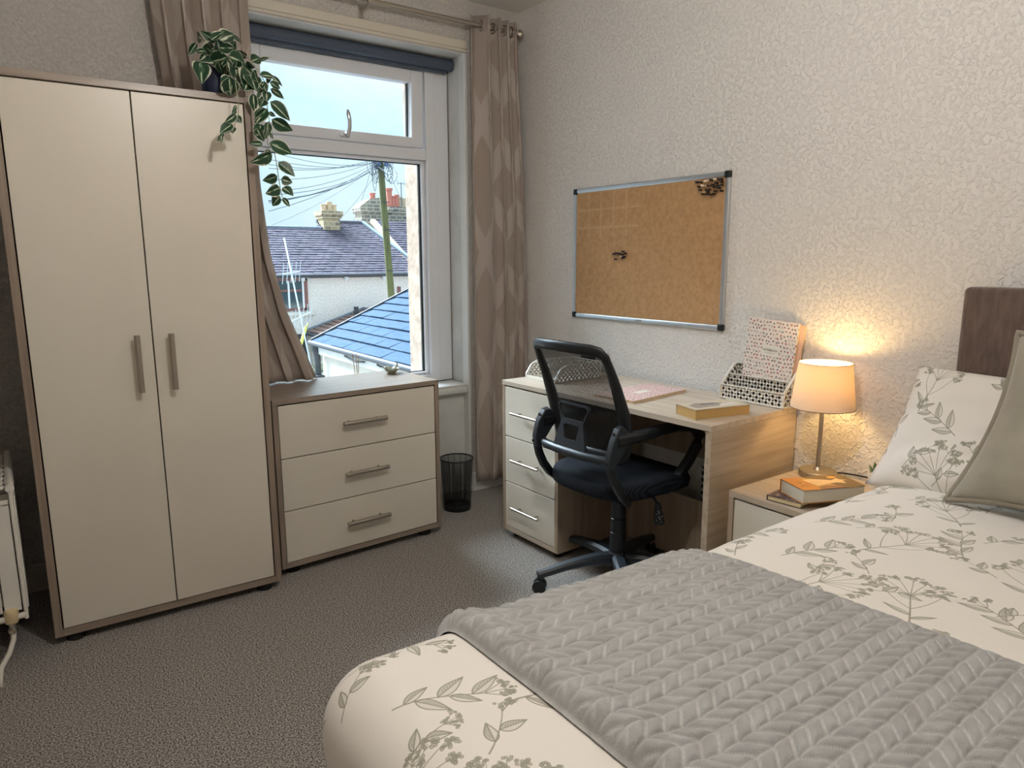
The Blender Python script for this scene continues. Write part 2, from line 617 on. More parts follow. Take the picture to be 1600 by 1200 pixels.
def leaf_mat():
    m = nmat('variegated_leaf', lin(46, 84, 50), 0.42, spec=0.45)
    t = m.node_tree
    b = t.nodes['Principled BSDF']
    uv = t.nodes.new('ShaderNodeUVMap')
    sp = t.nodes.new('ShaderNodeSeparateXYZ')
    t.links.new(uv.outputs[0], sp.inputs[0])
    co = t.nodes['Texture Coordinate']
    oi = t.nodes.new('ShaderNodeObjectInfo')
    cmb = t.nodes.new('ShaderNodeVectorMath')
    cmb.operation = 'ADD'
    mpn = t.nodes.new('ShaderNodeMapping')
    mpn.inputs['Scale'].default_value = (3.0, 0.9, 1)
    t.links.new(uv.outputs[0], cmb.inputs[0])
    t.links.new(oi.outputs['Random'], cmb.inputs[1])
    t.links.new(cmb.outputs[0], mpn.inputs['Vector'])
    nz = t.nodes.new('ShaderNodeTexNoise')
    nz.inputs['Scale'].default_value = 2.0
    t.links.new(mpn.outputs[0], nz.inputs['Vector'])
    a = t.nodes.new('ShaderNodeMath')
    a.operation = 'ABSOLUTE'
    t.links.new(sp.outputs[0], a.inputs[0])
    # cream midrib and margin, edges wandering with the noise
    ns = t.nodes.new('ShaderNodeMath')
    ns.operation = 'MULTIPLY_ADD'
    ns.inputs[1].default_value = 0.9
    t.links.new(nz.outputs['Fac'], ns.inputs[0])
    t.links.new(a.outputs[0], ns.inputs[2])
    ns.use_clamp = False
    rp = t.nodes.new('ShaderNodeValToRGB')
    el = rp.color_ramp.elements
    el[0].position = 0.355
    el[0].color = lin(196, 202, 176)
    el[1].position = 0.40
    el[1].color = lin(52, 92, 58)
    e = el.new(0.53)
    e.color = lin(28, 60, 40)
    e = el.new(0.98)
    e.color = lin(38, 74, 46)
    e = el.new(1.0)
    e.color = lin(206, 206, 184)
    t.links.new(ns.outputs[0], rp.inputs[0])
    sc = t.nodes.new('ShaderNodeMath')
    sc.operation = 'MULTIPLY'
    sc.inputs[1].default_value = 0.73
    t.links.new(ns.outputs[0], sc.inputs[0])
    t.links.new(sc.outputs[0], rp.inputs[0])
    t.links.new(rp.outputs[0], b.inputs['Base Color'])
    return m


M['leaf'] = leaf_mat()


def cork_mat():
    m = nmat('cork_board', lin(190, 150, 106), 0.85, var=(55, lin(172, 132, 90), 0.35, 0.7), bump=(220, 0.4, 0.002))
    t = m.node_tree
    b = t.nodes['Principled BSDF']
    old = b.inputs['Base Color'].links[0].from_socket
    co = t.nodes['Texture Coordinate']
    br = t.nodes.new('ShaderNodeTexBrick')
    br.inputs['Scale'].default_value = 1.0
    br.inputs['Brick Width'].default_value = 0.085
    br.inputs['Row Height'].default_value = 0.085
    br.inputs['Mortar Size'].default_value = 0.008
    br.inputs['Mortar Smooth'].default_value = 0.6
    br.offset = 0.0
    mpn = t.nodes.new('ShaderNodeMapping')
    mpn.inputs['Rotation'].default_value = (PI / 2, 0, PI / 2)
    sw = t.nodes.new('ShaderNodeSeparateXYZ')
    cb = t.nodes.new('ShaderNodeCombineXYZ')
    t.links.new(co.outputs['Object'], sw.inputs[0])
    t.links.new(sw.outputs[1], cb.inputs[0])
    t.links.new(sw.outputs[2], cb.inputs[1])
    t.links.new(cb.outputs[0], br.inputs['Vector'])
    # faded patches only where notes used to hang (upper window-side corner)
    gr = t.nodes.new('ShaderNodeMath')
    gr.operation = 'GREATER_THAN'
    gr.inputs[1].default_value = 1.40
    t.links.new(sw.outputs[2], gr.inputs[0])
    g2 = t.nodes.new('ShaderNodeMath')
    g2.operation = 'GREATER_THAN'
    g2.inputs[1].default_value = -0.76
    t.links.new(sw.outputs[1], g2.inputs[0])
    mu = t.nodes.new('ShaderNodeMath')
    mu.operation = 'MULTIPLY'
    t.links.new(gr.outputs[0], mu.inputs[0])
    t.links.new(g2.outputs[0], mu.inputs[1])
    m2 = t.nodes.new('ShaderNodeMath')
    m2.operation = 'MULTIPLY'
    t.links.new(br.outputs['Fac'], m2.inputs[0])
    t.links.new(mu.outputs[0], m2.inputs[1])
    m3 = t.nodes.new('ShaderNodeMath')
    m3.operation = 'MULTIPLY'
    m3.inputs[1].default_value = 0.4
    t.links.new(m2.outputs[0], m3.inputs[0])
    mix = t.nodes.new('ShaderNodeMix')
    mix.data_type = 'RGBA'
    t.links.new(m3.outputs[0], mix.inputs['Factor'])
    t.links.new(old, mix.inputs['A'])
    mix.inputs['B'].default_value = lin(206, 174, 134)
    t.links.new(mix.outputs['Result'], b.inputs['Base Color'])
    return m


M['cork'] = cork_mat()


def shade_mat():
    m = bpy.data.materials.new('cream_lampshade')
    m.use_nodes = True
    t = m.node_tree
    t.nodes.clear()
    out = t.nodes.new('ShaderNodeOutputMaterial')
    d = t.nodes.new('ShaderNodeBsdfDiffuse')
    d.inputs[0].default_value = lin(236, 226, 208)
    tl = t.nodes.new('ShaderNodeBsdfTranslucent')
    tl.inputs[0].default_value = lin(242, 220, 178)
    mx = t.nodes.new('ShaderNodeMixShader')
    mx.inputs[0].default_value = 0.26
    t.links.new(d.outputs[0], mx.inputs[1])
    t.links.new(tl.outputs[0], mx.inputs[2])
    t.links.new(mx.outputs[0], out.inputs['Surface'])
    return m


M['shade'] = shade_mat()


def emit_mat(name, col, s):
    m = bpy.data.materials.new(name)
    m.use_nodes = True
    t = m.node_tree
    t.nodes.clear()
    out = t.nodes.new('ShaderNodeOutputMaterial')
    e = t.nodes.new('ShaderNodeEmission')
    e.inputs[0].default_value = col
    e.inputs[1].default_value = s
    t.links.new(e.outputs[0], out.inputs['Surface'])
    return m


M['bulb'] = emit_mat('glowing_ceiling_bulb', (1.0, 0.95, 0.90, 1), BULB_STRENGTH)
M['lampbulb'] = emit_mat('glowing_table_bulb', (1.0, 0.66, 0.27, 1), LAMP_STRENGTH)


# ------------------------------------------------------------------ printed patterns, drawn in code
class Canvas:
    def __init__(s, W, H, bg):
        s.W, s.H = W, H
        s.a = np.empty((H, W, 3), np.float32)
        s.a[:] = bg[:3]

    def _box(s, x0, x1, y0, y1):
        xs = np.arange(int(math.floor(x0)), int(math.ceil(x1)) + 1)
        ys = np.arange(int(math.floor(y0)), int(math.ceil(y1)) + 1)
        return xs, ys

    def _blend(s, xs, ys, al, col):
        ix = np.ix_(ys % s.H, xs % s.W)
        s.a[ix] = s.a[ix] * (1 - al[..., None]) + np.asarray(col[:3], np.float32) * al[..., None]

    def seg(s, p, q, wd, col, al=1.0, w2=None):
        w2 = wd if w2 is None else w2
        r = max(wd, w2) / 2 + 1
        xs, ys = s._box(min(p[0], q[0]) - r, max(p[0], q[0]) + r, min(p[1], q[1]) - r, max(p[1], q[1]) + r)
        X, Y = np.meshgrid(xs, ys)
        dx, dy = q[0] - p[0], q[1] - p[1]
        L = dx * dx + dy * dy + 1e-9
        t = np.clip(((X - p[0]) * dx + (Y - p[1]) * dy) / L, 0, 1)
        d = np.hypot(X - p[0] - t * dx, Y - p[1] - t * dy)
        s._blend(xs, ys, np.clip((wd + (w2 - wd) * t) / 2 - d + 0.5, 0, 1) * al, col)

    def line(s, pts, wd, col, al=1.0, w2=None):
        n = len(pts) - 1
        w2 = wd if w2 is None else w2
        for i in range(n):
            s.seg(pts[i], pts[i + 1], wd + (w2 - wd) * i / n, col, al, wd + (w2 - wd) * (i + 1) / n)

    def dot(s, c, r, col, al=1.0):
        s.seg(c, (c[0] + 0.01, c[1]), 2 * r, col, al)

    def poly(s, pts, col, al=1.0):
        P = np.array(pts, float)
        xs, ys = s._box(P[:, 0].min(), P[:, 0].max(), P[:, 1].min(), P[:, 1].max())
        X, Y = np.meshgrid(xs + 0.0, ys + 0.0)
        ins = np.zeros(X.shape, bool)
        for (x1, y1), (x2, y2) in zip(P, np.roll(P, -1, 0)):
            if y1 == y2:
                continue
            c = ((y1 > Y) != (y2 > Y)) & (X < (x2 - x1) * (Y - y1) / (y2 - y1) + x1)
            ins ^= c
        s._blend(xs, ys, ins.astype(np.float32) * al, col)

    def image(s, name):
        im = bpy.data.images.new(name, s.W, s.H)
        out = np.ones((s.H, s.W, 4), np.float32)
        c = np.clip(s.a, 0, 1)                                   # values are display colours
        out[..., :3] = c
        im.pixels.foreach_set(out.ravel())
        im.update()
        im.pack()
        return im


def rot2(p, c, a):
    return (c[0] + p[0] * math.cos(a) - p[1] * math.sin(a), c[1] + p[0] * math.sin(a) + p[1] * math.cos(a))


def botanical():
    """grey-green line drawings of cow parsley and leaf sprigs on cream, 1024 px = 0.94 m, seamless"""
    rnd = random.Random(11)
    S = 1024
    C = Canvas(S, S, (0.895, 0.872, 0.835))
    K1, K2 = (0.565, 0.55, 0.49), (0.65, 0.635, 0.58)

    def leaf(c, a, L, wr):
        ol, orr = [], []
        for i in range(11):
            t = i / 10
            ww = wr * L * math.sin(PI * t ** 0.8) * (1 - 0.25 * t)
            ol.append(rot2((L * t, ww), c, a))
            orr.append(rot2((L * t, -ww), c, a))
        mid = [rot2((L * i / 10, 0), c, a) for i in range(11)]
        C.poly(ol + mid[::-1], K2, 0.55)
        C.poly(orr + mid[::-1], K2, 0.22)
        C.line(ol, 2.0, K1)
        C.line(orr, 2.0, K1)
        C.line(mid, 1.8, K1)
        for i in range(2, 9):
            C.seg(mid[i], rot2((L * (i / 10 + 0.10), wr * L * 0.62 * math.sin(PI * (i / 10) ** 0.8)), c, a), 1.2, K1, 0.8)

    def floret(c, r):
        for k in range(5):
            a = rnd.uniform(0, 2 * PI)
            p = rot2((r * rnd.uniform(0.3, 1), 0), c, a)
            for j in range(8):
                C.seg(rot2((r * 0.32, 0), p, j * PI / 4), rot2((r * 0.32, 0), p, (j + 1) * PI / 4), 1.4, K1, 0.85)
            C.dot(p, r * 0.22, K2, 0.55)

    def stem(c, a, L, bend, w0=3.2):
        return [rot2((L * t, bend * L * (t * t)), c, a) for t in [i / 8 for i in range(9)]]

    def umbel(c, a, L):
        st = stem(c, a, L * 0.55, rnd.uniform(-.25, .25))
        C.line(st, 3.4, K1, 0.95, 2.4)
        top = st[-1]
        for k in range(-3, 4):
            aa = a + k * 0.27 + rnd.uniform(-.06, .06)
            ll = L * (0.40 - 0.02 * abs(k)) * rnd.uniform(.9, 1.05)
            sp = stem(top, aa, ll, k * 0.05)
            C.line(sp, 2.0, K1, 0.95, 1.4)
            for j in range(4):
                q = rot2((rnd.uniform(-.02, .07) * L, rnd.uniform(-.055, .055) * L), sp[-1], aa)
                C.seg(sp[-2], q, 1.2, K1, 0.8)
                floret(q, 0.032 * L)
        br = st[4]
        for sg in (-1, 1):
            sb = stem(br, a + sg * 0.75, L * 0.42, -sg * 0.2)
            C.line(sb, 2.2, K1, 0.95, 1.4)
            for j in range(5):
                q = rot2((rnd.uniform(0, .09) * L, rnd.uniform(-.06, .06) * L), sb[-1], a + sg * .6)
                C.seg(sb[-1], q, 1.2, K1)
                floret(q, 0.03 * L)
        leaf(st[2], a + 0.9, L * 0.26, 0.13)
        leaf(st[1], a - 1.0, L * 0.22, 0.12)

    def sprig(c, a, L):
        st = stem(c, a, L * 0.8, rnd.uniform(-.3, .3))
        C.line(st, 2.8, K1, 0.95, 1.8)
        for i, sg in ((1, 1), (2, -1), (4, 1), (5, -1), (7, 1)):
            leaf(st[i], a + sg * rnd.uniform(.5, .8), L * rnd.uniform(.26, .38), 0.2)
        for k in (-1, 0, 1):
            sb = stem(st[-1], a + k * 0.5, L * 0.22, 0)
            C.line(sb, 1.6, K1)
            for j in range(4):
                floret(rot2((rnd.uniform(-.04, .06) * L, rnd.uniform(-.05, .05) * L), sb[-1], a), 0.035 * L)

    def small(c, a, L):
        st = stem(c, a, L, rnd.uniform(-.3, .3))
        C.line(st, 2.4, K1, 0.95, 1.4)
        leaf(st[2], a + 0.7, L * 0.4, 0.26)
        leaf(st[4], a - 0.7, L * 0.42, 0.26)
        for j in range(6):
            q = rot2((rnd.uniform(-.05, .16) * L, rnd.uniform(-.16, .16) * L), st[-1], a)
            C.seg(st[-2], q, 1.2, K1)
            floret(q, 0.07 * L)
    up = PI / 2
    for (x, y, k, da, L) in ((110, 60, 'u', .5, 250), (300, 150, 's', -.7, 190), (480, 40, 'u', -.25, 240), (650, 190, 's', .5, 185), (820, 60, 'u', .3, 235), (960, 200, 'm', -.5, 120),
                             (60, 330, 's', .9, 180), (250, 400, 'u', .2, 230), (430, 300, 'm', .2, 130), (560, 400, 'u', .55, 225), (760, 360, 's', -.5, 190), (930, 400, 'u', -.2, 230),
                             (120, 620, 'm', -.4, 120), (340, 650, 's', 1.0, 180), (470, 700, 'u', -.5, 250), (690, 600, 's', .25, 190), (850, 690, 'm', .5, 120), (990, 700, 's', -.6, 180),
                             (200, 760, 'u', .1, 235), (60, 860, 'm', .7, 120), (380, 900, 's', -.3, 180), (600, 880, 'm', -.9, 115), (720, 800, 'u', .4, 240), (900, 900, 's', .9, 180),
                             (560, 960, 'm', .6, 110), (170, 960, 's', -.9, 150), (180, 230, 'm', .8, 105), (400, 180, 'm', -.6, 110), (740, 130, 'm', .9, 100), (880, 300, 'm', .2, 105),
                             (640, 330, 'm', -.3, 110), (160, 500, 'm', .5, 105), (370, 520, 'm', -.7, 110), (560, 560, 'm', .3, 100), (1010, 560, 'm', -.9, 110), (260, 600, 'm', .1, 95),
                             (590, 760, 'm', 1.1, 100), (930, 800, 'm', -.2, 105), (300, 830, 'm', .6, 95), (480, 860, 'm', .2, 95), (810, 960, 'm', -.5, 110), (1000, 930, 'm', .4, 100), (40, 150, 'm', -.7, 105)):
        {'u': umbel, 's': sprig, 'm': small}[k]((x, y), up + da, L)
    return C.image('botanical_print')


def ditsy(W, H, bgc, cols, n, label_rect):
    """little scattered leaves, berries and buds with a blank title plate"""
    rnd = random.Random(5)
    C = Canvas(W, H, bgc)
    step = W / n
    ny = int(H / step)
    for i in range(n):
        for j in range(ny):
            c = ((i + .5 + rnd.uniform(-.2, .2) + (j % 2) * .5) * step, (j + .5 + rnd.uniform(-.2, .2)) * step)
            k = rnd.choice(cols)
            a = rnd.uniform(0, 2 * PI)
            kind = rnd.random()
            if kind < .4:
                C.seg(rot2((-step * .34, 0), c, a), rot2((step * .34, 0), c, a), step * .07, k)
                for t in (-.2, 0, .2):
                    for sg in (-1, 1):
                        C.seg(rot2((step * t, 0), c, a), rot2((step * (t + .14), sg * step * .2), c, a), step * .11, k)
            elif kind < .75:
                C.dot(c, step * .22, k)
                C.seg(c, rot2((step * .4, 0), c, a), step * .07, cols[0])
            else:
                for q in range(3):
                    C.dot(rot2((step * .24, 0), c, a + q * 2.1), step * .12, k)
    x0, x1, y0, y1 = label_rect
    C.poly([(x0 * W, y0 * H), (x1 * W, y0 * H), (x1 * W, y1 * H), (x0 * W, y1 * H)], (0.90, 0.88, 0.83))
    return C.image('ditsy_print')


PRINT = botanical()
M['bedding'] = image_mat('botanical_cotton', PRINT, 0.75, 0.15, bumpsc=9)
M['bedding_pillow'] = image_mat('botanical_pillow_cotton', PRINT, 0.75, 0.15, bumpsc=11)

# ================================================================== SETTING
XL, YF, ZC, W = -2.53, -4.3, 2.58, 0.17          # left wall, wall behind camera, ceiling, window wall
WX0, WX1, WZ0, WZ1 = -1.543, -0.337, 0.62, 2.33  # window recess

structure(MB().box(XL - .2, .2, YF - .2, .42, -.12, 0).build('floor', M['carpet']))
structure(MB().box(XL - .2, .2, YF - .2, .42, ZC, ZC + .1).build('ceiling', M['ceiling']))
structure(MB().box(0, .2, YF - .2, .42, 0, ZC).build('wall_right', M['wall']))
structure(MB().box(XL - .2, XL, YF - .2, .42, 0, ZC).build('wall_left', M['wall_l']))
structure(MB().box(XL, 0, YF - .2, YF, 0, ZC).build('wall_front', M['wall']))
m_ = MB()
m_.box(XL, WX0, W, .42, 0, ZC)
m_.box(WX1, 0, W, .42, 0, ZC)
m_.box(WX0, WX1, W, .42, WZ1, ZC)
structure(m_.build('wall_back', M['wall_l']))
structure(MB().box(WX0, WX1, W + .045, .42, 0, WZ0 - .055).build('wall_recess_panel', M['plaster'])).name = 'trim_1'
structure(MB().box(WX1 - .012, WX1 + .006, W - .006, W + .05, 0, WZ1, .004).build('trim_2', M['white_paint']))
structure(MB().box(WX1 - .004, WX1 - .0005, W + .05, .335, WZ0, WZ1).build('trim_3', M['plaster']))
structure(MB().box(WX0 + .0005, WX0 + .004, W + .003, .335, WZ0, WZ1).build('trim_4', M['plaster']))
structure(MB().box(WX0, WX1 - .012, W + .002, .34, WZ1 - .006, WZ1 - .0005).build('trim_5', M['plaster']))
structure(MB().box(WX0 - .25, WX1 + .004, W - .018, W - .0005, 2.345, 2.386, .004).build('trim_6', M['cream']))
structure(MB().box(WX0 - .25, WX1 + .004, W - .012, W - .0005, 2.332, 2.345, .002).build('trim_7', M['cream']))
# window sill board with rounded nose
sp_ = MB()
sp_.box(WX0, WX1 - .012, W + .004, .34, WZ0 - .014, WZ0, .006)
sp_.box(WX0, WX1 - .012, W + .003, W + .04, WZ0 - .05, WZ0 - .012, .008)
structure(sp_.build('trim_8', M['white_paint'], smooth='auto'))
structure(MB().box(XL, WX0, W - .016, W - .0005, 0, .11, .004).build('baseboard_back', M['cream']))
structure(MB().box(WX1 + .008, -.0005, W - .016, W - .0005, 0, .11, .004).build('baseboard_corner', M['white_paint'])).name = 'baseboard_back'
structure(MB().box(-.008, -.0005, YF, W - .02, 0, .09, .003).build('baseboard_right', M['cream']))
structure(MB().box(XL + .0005, XL + .016, YF, W - .02, 0, .11, .004).build('baseboard_left', M['cream']))

# ---- window: frame, top-hung sash, panes
win = bpy.data.objects.new('window_1', None)
COL.objects.link(win)
structure(win)
FX0, FX1 = -1.462, -.419
f_ = MB()
f_.box(WX0 + .005, FX0, .345, .415, WZ0 + .002, WZ1 - .008, .004)          # wide side liners
f_.box(FX1, WX1 - .005, .345, .415, WZ0 + .002, WZ1 - .008, .004)
f_.build('side_liner', M['upvc'], win)
f_ = MB()
f_.box(FX0, FX0 + .066, .338, .41, WZ0 + .002, WZ1 - .01, .005)
f_.box(FX1 - .062, FX1, .338, .41, WZ0 + .002, WZ1 - .01, .005)
f_.box(FX0 + .066, FX1 - .062, .338, .41, WZ0 + .002, .662, .005)
f_.box(FX0 + .066, FX1 - .062, .338, .41, 2.262, WZ1 - .01, .005)
f_.build('frame', M['upvc'], win)
MB().box(FX0 + .066, FX1 - .062, .338, .41, 1.812, 1.868, .006).build('transom', M['upvc'], win)
b_ = MB()                                                                   # glazing bead of the fixed pane
gx0, gx1, gz0, gz1 = FX0 + .066, FX1 - .062, .662, 1.812
for (a, b, c, d) in ((gx0, gx0 + .018, gz0, gz1), (gx1 - .018, gx1, gz0, gz1), (gx0 + .018, gx1 - .018, gz0, gz0 + .016), (gx0 + .018, gx1 - .018, gz1 - .016, gz1)):
    b_.box(a, b, .362, .385, c, d, .004)
b_.build('glazing_bead', M['upvc'], win)
b_ = MB()
for (a, b, c, d) in ((gx0 + .016, gx0 + .024, gz0 + .01, gz1 - .01), (gx1 - .026, gx1 - .016, gz0 + .01, gz1 - .01), (gx0 + .02, gx1 - .02, gz0 + .014, gz0 + .02), (gx0 + .02, gx1 - .02, gz1 - .02, gz1 - .014)):
    b_.box(a, b, .386, .40, c, d)
b_.build('seal', M['gasket'], win)
MB().box(gx0 + .01, gx1 - .01, .390, .394, gz0 + .006, gz1 - .006).build('glass_pane', M['glass'], win)
# sash, hinged at its head and pushed out a little at the foot
sash = bpy.data.objects.new('sash', None)
COL.objects.link(sash)
sash.parent = win
sash.location = (0, .352, 2.257)
sash.rotation_euler = (math.radians(2.2), 0, 0)
s_ = MB()
sx0, sx1, sh = FX0 + .072, FX1 - .070, -.384
s_.box(sx0, sx0 + .068, -.012, .055, sh, -.002, .005)
s_.box(sx1 - .068, sx1, -.012, .055, sh, -.002, .005)
s_.box(sx0 + .068, sx1 - .068, -.012, .055, sh, sh + .052, .005)
s_.box(sx0 + .068, sx1 - .068, -.012, .055, -.064, -.002, .005)
s_.build('sash_frame', M['upvc'], sash)
s_ = MB()
for (a, b, c, d) in ((sx0 + .066, sx0 + .074, sh + .05, -.062), (sx1 - .076, sx1 - .066, sh + .05, -.062)):
    s_.box(a, b, .03, .045, c, d)
s_.build('sash_seal', M['gasket'], sash)
MB().box(sx0 + .066, sx1 - .066, .034, .038, sh + .05, -.062).build('sash_pane', M['glass'], sash)
h_ = MB()
hx = -.925
h_.box(hx - .030, hx + .014, -.024, -.0125, sh + .018, sh + .036, .004)
h_.lathe([(0, 0), (.013, 0), (.014, .006), (.011, .016), (0, .018)], (hx + .004, -.024, sh + .03), 16, Matrix.Rotation(PI / 2, 3, 'X'))
h_.tube([(hx + .004, -.036, sh + .03), (hx + .010, -.044, sh + .06), (hx + .008, -.050, sh + .095), (hx + .002, -.050, sh + .125), (hx, -.048, sh + .142)],
        [.010, .0095, .0095, .010, .005], 10)
h_.build('sash_handle', M['alu'], sash, 'auto')

# ---- roller blind
bl = thing('roller_blind', 'rolled up slate blue roller blind across the window head', 'blind', (0, .288, 2.292))
MB().tube([(WX0 + .03, 0, 0), (WX1 - .022, 0, 0)], .027, 20).build('fabric_roll', M['blind'], bl, 'auto')
k_ = MB()
k_.box(WX0 + .035, WX1 - .035, .012, .026, -.040, -.014, .003)
k_.build('bottom_bar', M['blind'], bl)
for x in (WX0 + .012, WX1 - .020):
    MB().lathe([(0, 0), (.028, 0), (.030, .004), (.030, .008), (0, .008)], (x, 0, 0), 20, Matrix.Rotation(PI / 2, 3, 'Y')).build('end_bracket', M['blind'], bl, 'auto')

# ---- curtain pole
cp = thing('curtain_pole', 'pale metal curtain pole with ball ends above the window', 'curtain pole', (0, .085, 2.447))
MB().tube([(-1.86, 0, 0), (-.085, 0, 0)], .0105, 14).build('pole', M['nickel'], cp, 'auto')
for x, sg in ((-1.86, -1), (-.085, 1)):
    MB().lathe([(0, -.004), (.012, -.004), (.012, .006), (.009, .010), (.018, .018), (.023, .030), (.018, .043), (.008, .050), (0, .051)], (x, 0, 0), 20,
               Matrix.Rotation(sg * PI / 2, 3, 'Y')).build('finial', M['nickel'], cp, 'auto')
for x in (-.904, -1.80):
    k_ = MB()
    k_.box(x - .011, x + .011, .079, .0845, -.055, .004, .002)
    k_.bar([(x, .083, -.022), (x, .05, -.022), (x, .0, -.020), (x, -.014, -.012), (x, -.016, .002)], .012, .006)
    k_.build('bracket', M['nickel'], cp)


# ---- curtains
def curtain(name, label, top, bot, folds, zt, zb, ytop, ybot, amp, mid=None, phase=0.0, full=1.0, warp=0.0):
    """top / bot: (x0, x1) of the gathered cloth; folds: number of pleats"""
    n, mz = folds * 18 + 1, 46
    P = np.zeros((mz, n, 3))
    UV = np.zeros((mz, n, 2))
    for i in range(mz):
        t = i / (mz - 1)
        z = zt + (zb - zt) * t
        s = t * t * (3 - 2 * t)
        if mid is None:
            x0, x1 = top[0] + (bot[0] - top[0]) * s, top[1] + (bot[1] - top[1]) * s
        else:
            k = np.interp(t, [q[0] for q in mid], [q[1] for q in mid])
            x0 = top[0] + (bot[0] - top[0]) * s
            x1 = k
        yc = ytop + (ybot - ytop) * s
        for j in range(n):
            u = j / (n - 1)
            uw = u ** (1 + warp)
            ph = 2 * PI * folds * uw + phase
            a = amp * (0.75 + .35 * math.sin(3.1 * u + 1 + 2 * t)) * (0.8 + .3 * t)
            x = x0 + (x1 - x0) * u + .012 * math.sin(2 * ph + 2 * t) * (1 - .3 * t)
            y = yc + a * math.sin(ph) + .006 * noise.noise(Vector((u * 7, t * 4, 3.1)))
            P[i, j] = (x, y, z)
            UV[i, j] = (u * full, z)
    t_ = thing(name, label, 'curtain', (0, 0, 0))
    grid('cloth', P, UV, M['curtain'], t_, thick=.0025)
    return t_, P


cR, PR = curtain('curtain', 'taupe diamond patterned curtain hanging in the corner beside the desk', (-.352, -.075), (-.345, -.014), 4, 2.495, .075, .085, .075, .040,
                 mid=[(0, -.075), (.12, -.062), (.35, -.028), (.6, -.010), (1, -.014)], phase=.6, full=.95, warp=.5)
cL, PL = curtain('curtain', 'taupe curtain behind the wardrobe, its hem lying on the drawer chest', (-1.80, -1.432), (-1.66, -1.225), 5, 2.495, .7515, .080, .085, .036,
                 mid=[(0, -1.432), (.30, -1.43), (.5, -1.425), (.68, -1.40), (.82, -1.345), (1, -1.225)], phase=2.2, full=1.5)
for c_, P_, nf, ph, wp in ((cR, PR, 4, .6, .5), (cL, PL, 5, 2.2, 0)):
    for k in range(nf * 2):
        u = ((k + 1) * PI - ph) / (2 * PI * nf)
        if not .02 < u < .98:
            continue
        u = u ** (1 / (1 + wp))
        j = int(u * (P_.shape[1] - 1))
        x = P_[1, j, 0]
        r_ = MB()
        pts = [(x + .002, .085 + .024 * math.cos(q), 2.447 + .024 * math.sin(q)) for q in [2 * PI * i / 16 for i in range(17)]]
        r_.tube(pts, .0042, 6, cap=False)
        r_.build('eyelet', M['nickel'], c_, True)

# ================================================================== WARDROBE
TH = .024


def handle(parent, c, L, axis, out, r=.0085, name='handle'):
    """bar handle centred at c on a front facing direction out"""
    h = MB()
    a, o = Vector(axis), Vector(out)
    c = Vector(c)
    k = c + o * .032
    h.tube([k - a * L / 2, k + a * L / 2], r, 12)
    for s in (-1, 1):
        h.tube([c + a * s * L * .32, k + a * s * L * .32], r * .62, 8)
    return h.build(name, M['nickel'], parent, 'auto')


wd = thing('wardrobe', 'tall white two-door wardrobe with grey oak edging, trailing plant on top', 'wardrobe', (-2.3561, -.3705, 0), math.radians(-1.2))
WW, WD, WH, WB = .7655, .395, 1.866, .031
for x in (0, WW - TH):
    MB().box(x, x + TH, 0, WD, WB, WH, .0012).build('side_panel', M['wood'], wd)
MB().box(TH, WW - TH, 0, WD, WH - TH, WH, .0012).build('top_panel', M['wood_x'], wd)
MB().box(TH, WW - TH, 0, WD, WB, WB + TH, .0012).build('bottom_panel', M['wood_x'], wd)
MB().box(TH, WW - TH, .030, WD - .002, WB + TH, WH - TH).build('carcass', M['shadow_gap'], wd)
dw = (WW - 2 * TH - .012) / 2
for i in range(2):
    x0 = TH + .004 + i * (dw + .004)
    d_ = MB().box(x0, x0 + dw, .003, .022, WB + TH + .003, WH - TH - .004, .0015).build('door', M['laminate'], wd)
    handle(d_, (x0 + (dw - .05 if i == 0 else .052), .003, .948), .196, (0, 0, 1), (0, -1, 0), .0095)
for x in (.06, WW - .06):
    for y in (.04, WD - .06):
        MB().lathe([(0, 0), (.028, 0), (.028, WB), (0, WB)], (x, y, 0), 14).build('foot', M['foot'], wd, 'auto')

# ================================================================== CHEST OF DRAWERS
ch = thing('drawer_chest', 'low white three-drawer chest with grey oak edging under the window', 'chest of drawers', (-1.5595, -.299, 0), math.radians(2.5))
CW, CD, CH, CB = .777, .405, .747, .033
for x in (0, CW - .020):
    MB().box(x, x + .020, 0, CD, CB, CH - .021, .001).build('side_panel', M['wood'], ch)
MB().box(0, CW, 0, CD, CH - .021, CH, .001).build('top_panel', M['wood_x'], ch)
MB().box(.020, CW - .020, 0, CD, CB, CB + .022, .001).build('bottom_panel', M['wood_x'], ch)
MB().box(.020, CW - .020, .030, CD - .002, CB + .022, CH - .021).build('carcass', M['shadow_gap'], ch)
z0, z1 = CB + .024, CH - .027
dh = (z1 - z0 - .008) / 3
for i in range(3):
    a = z0 + i * (dh + .004)
    d_ = MB().box(.0235, CW - .0235, .003, .021, a, a + dh, .0014).build('drawer', M['laminate'], ch)
    handle(d_, (CW / 2, .003, a + dh * .515), .205, (1, 0, 0), (0, -1, 0), .0092)
for x in (.06, CW - .07):
    for y in (.05, CD - .05):
        MB().lathe([(0, 0), (.030, 0), (.030, CB), (0, CB)], (x, y, 0), 14).build('foot', M['foot'], ch, 'auto')

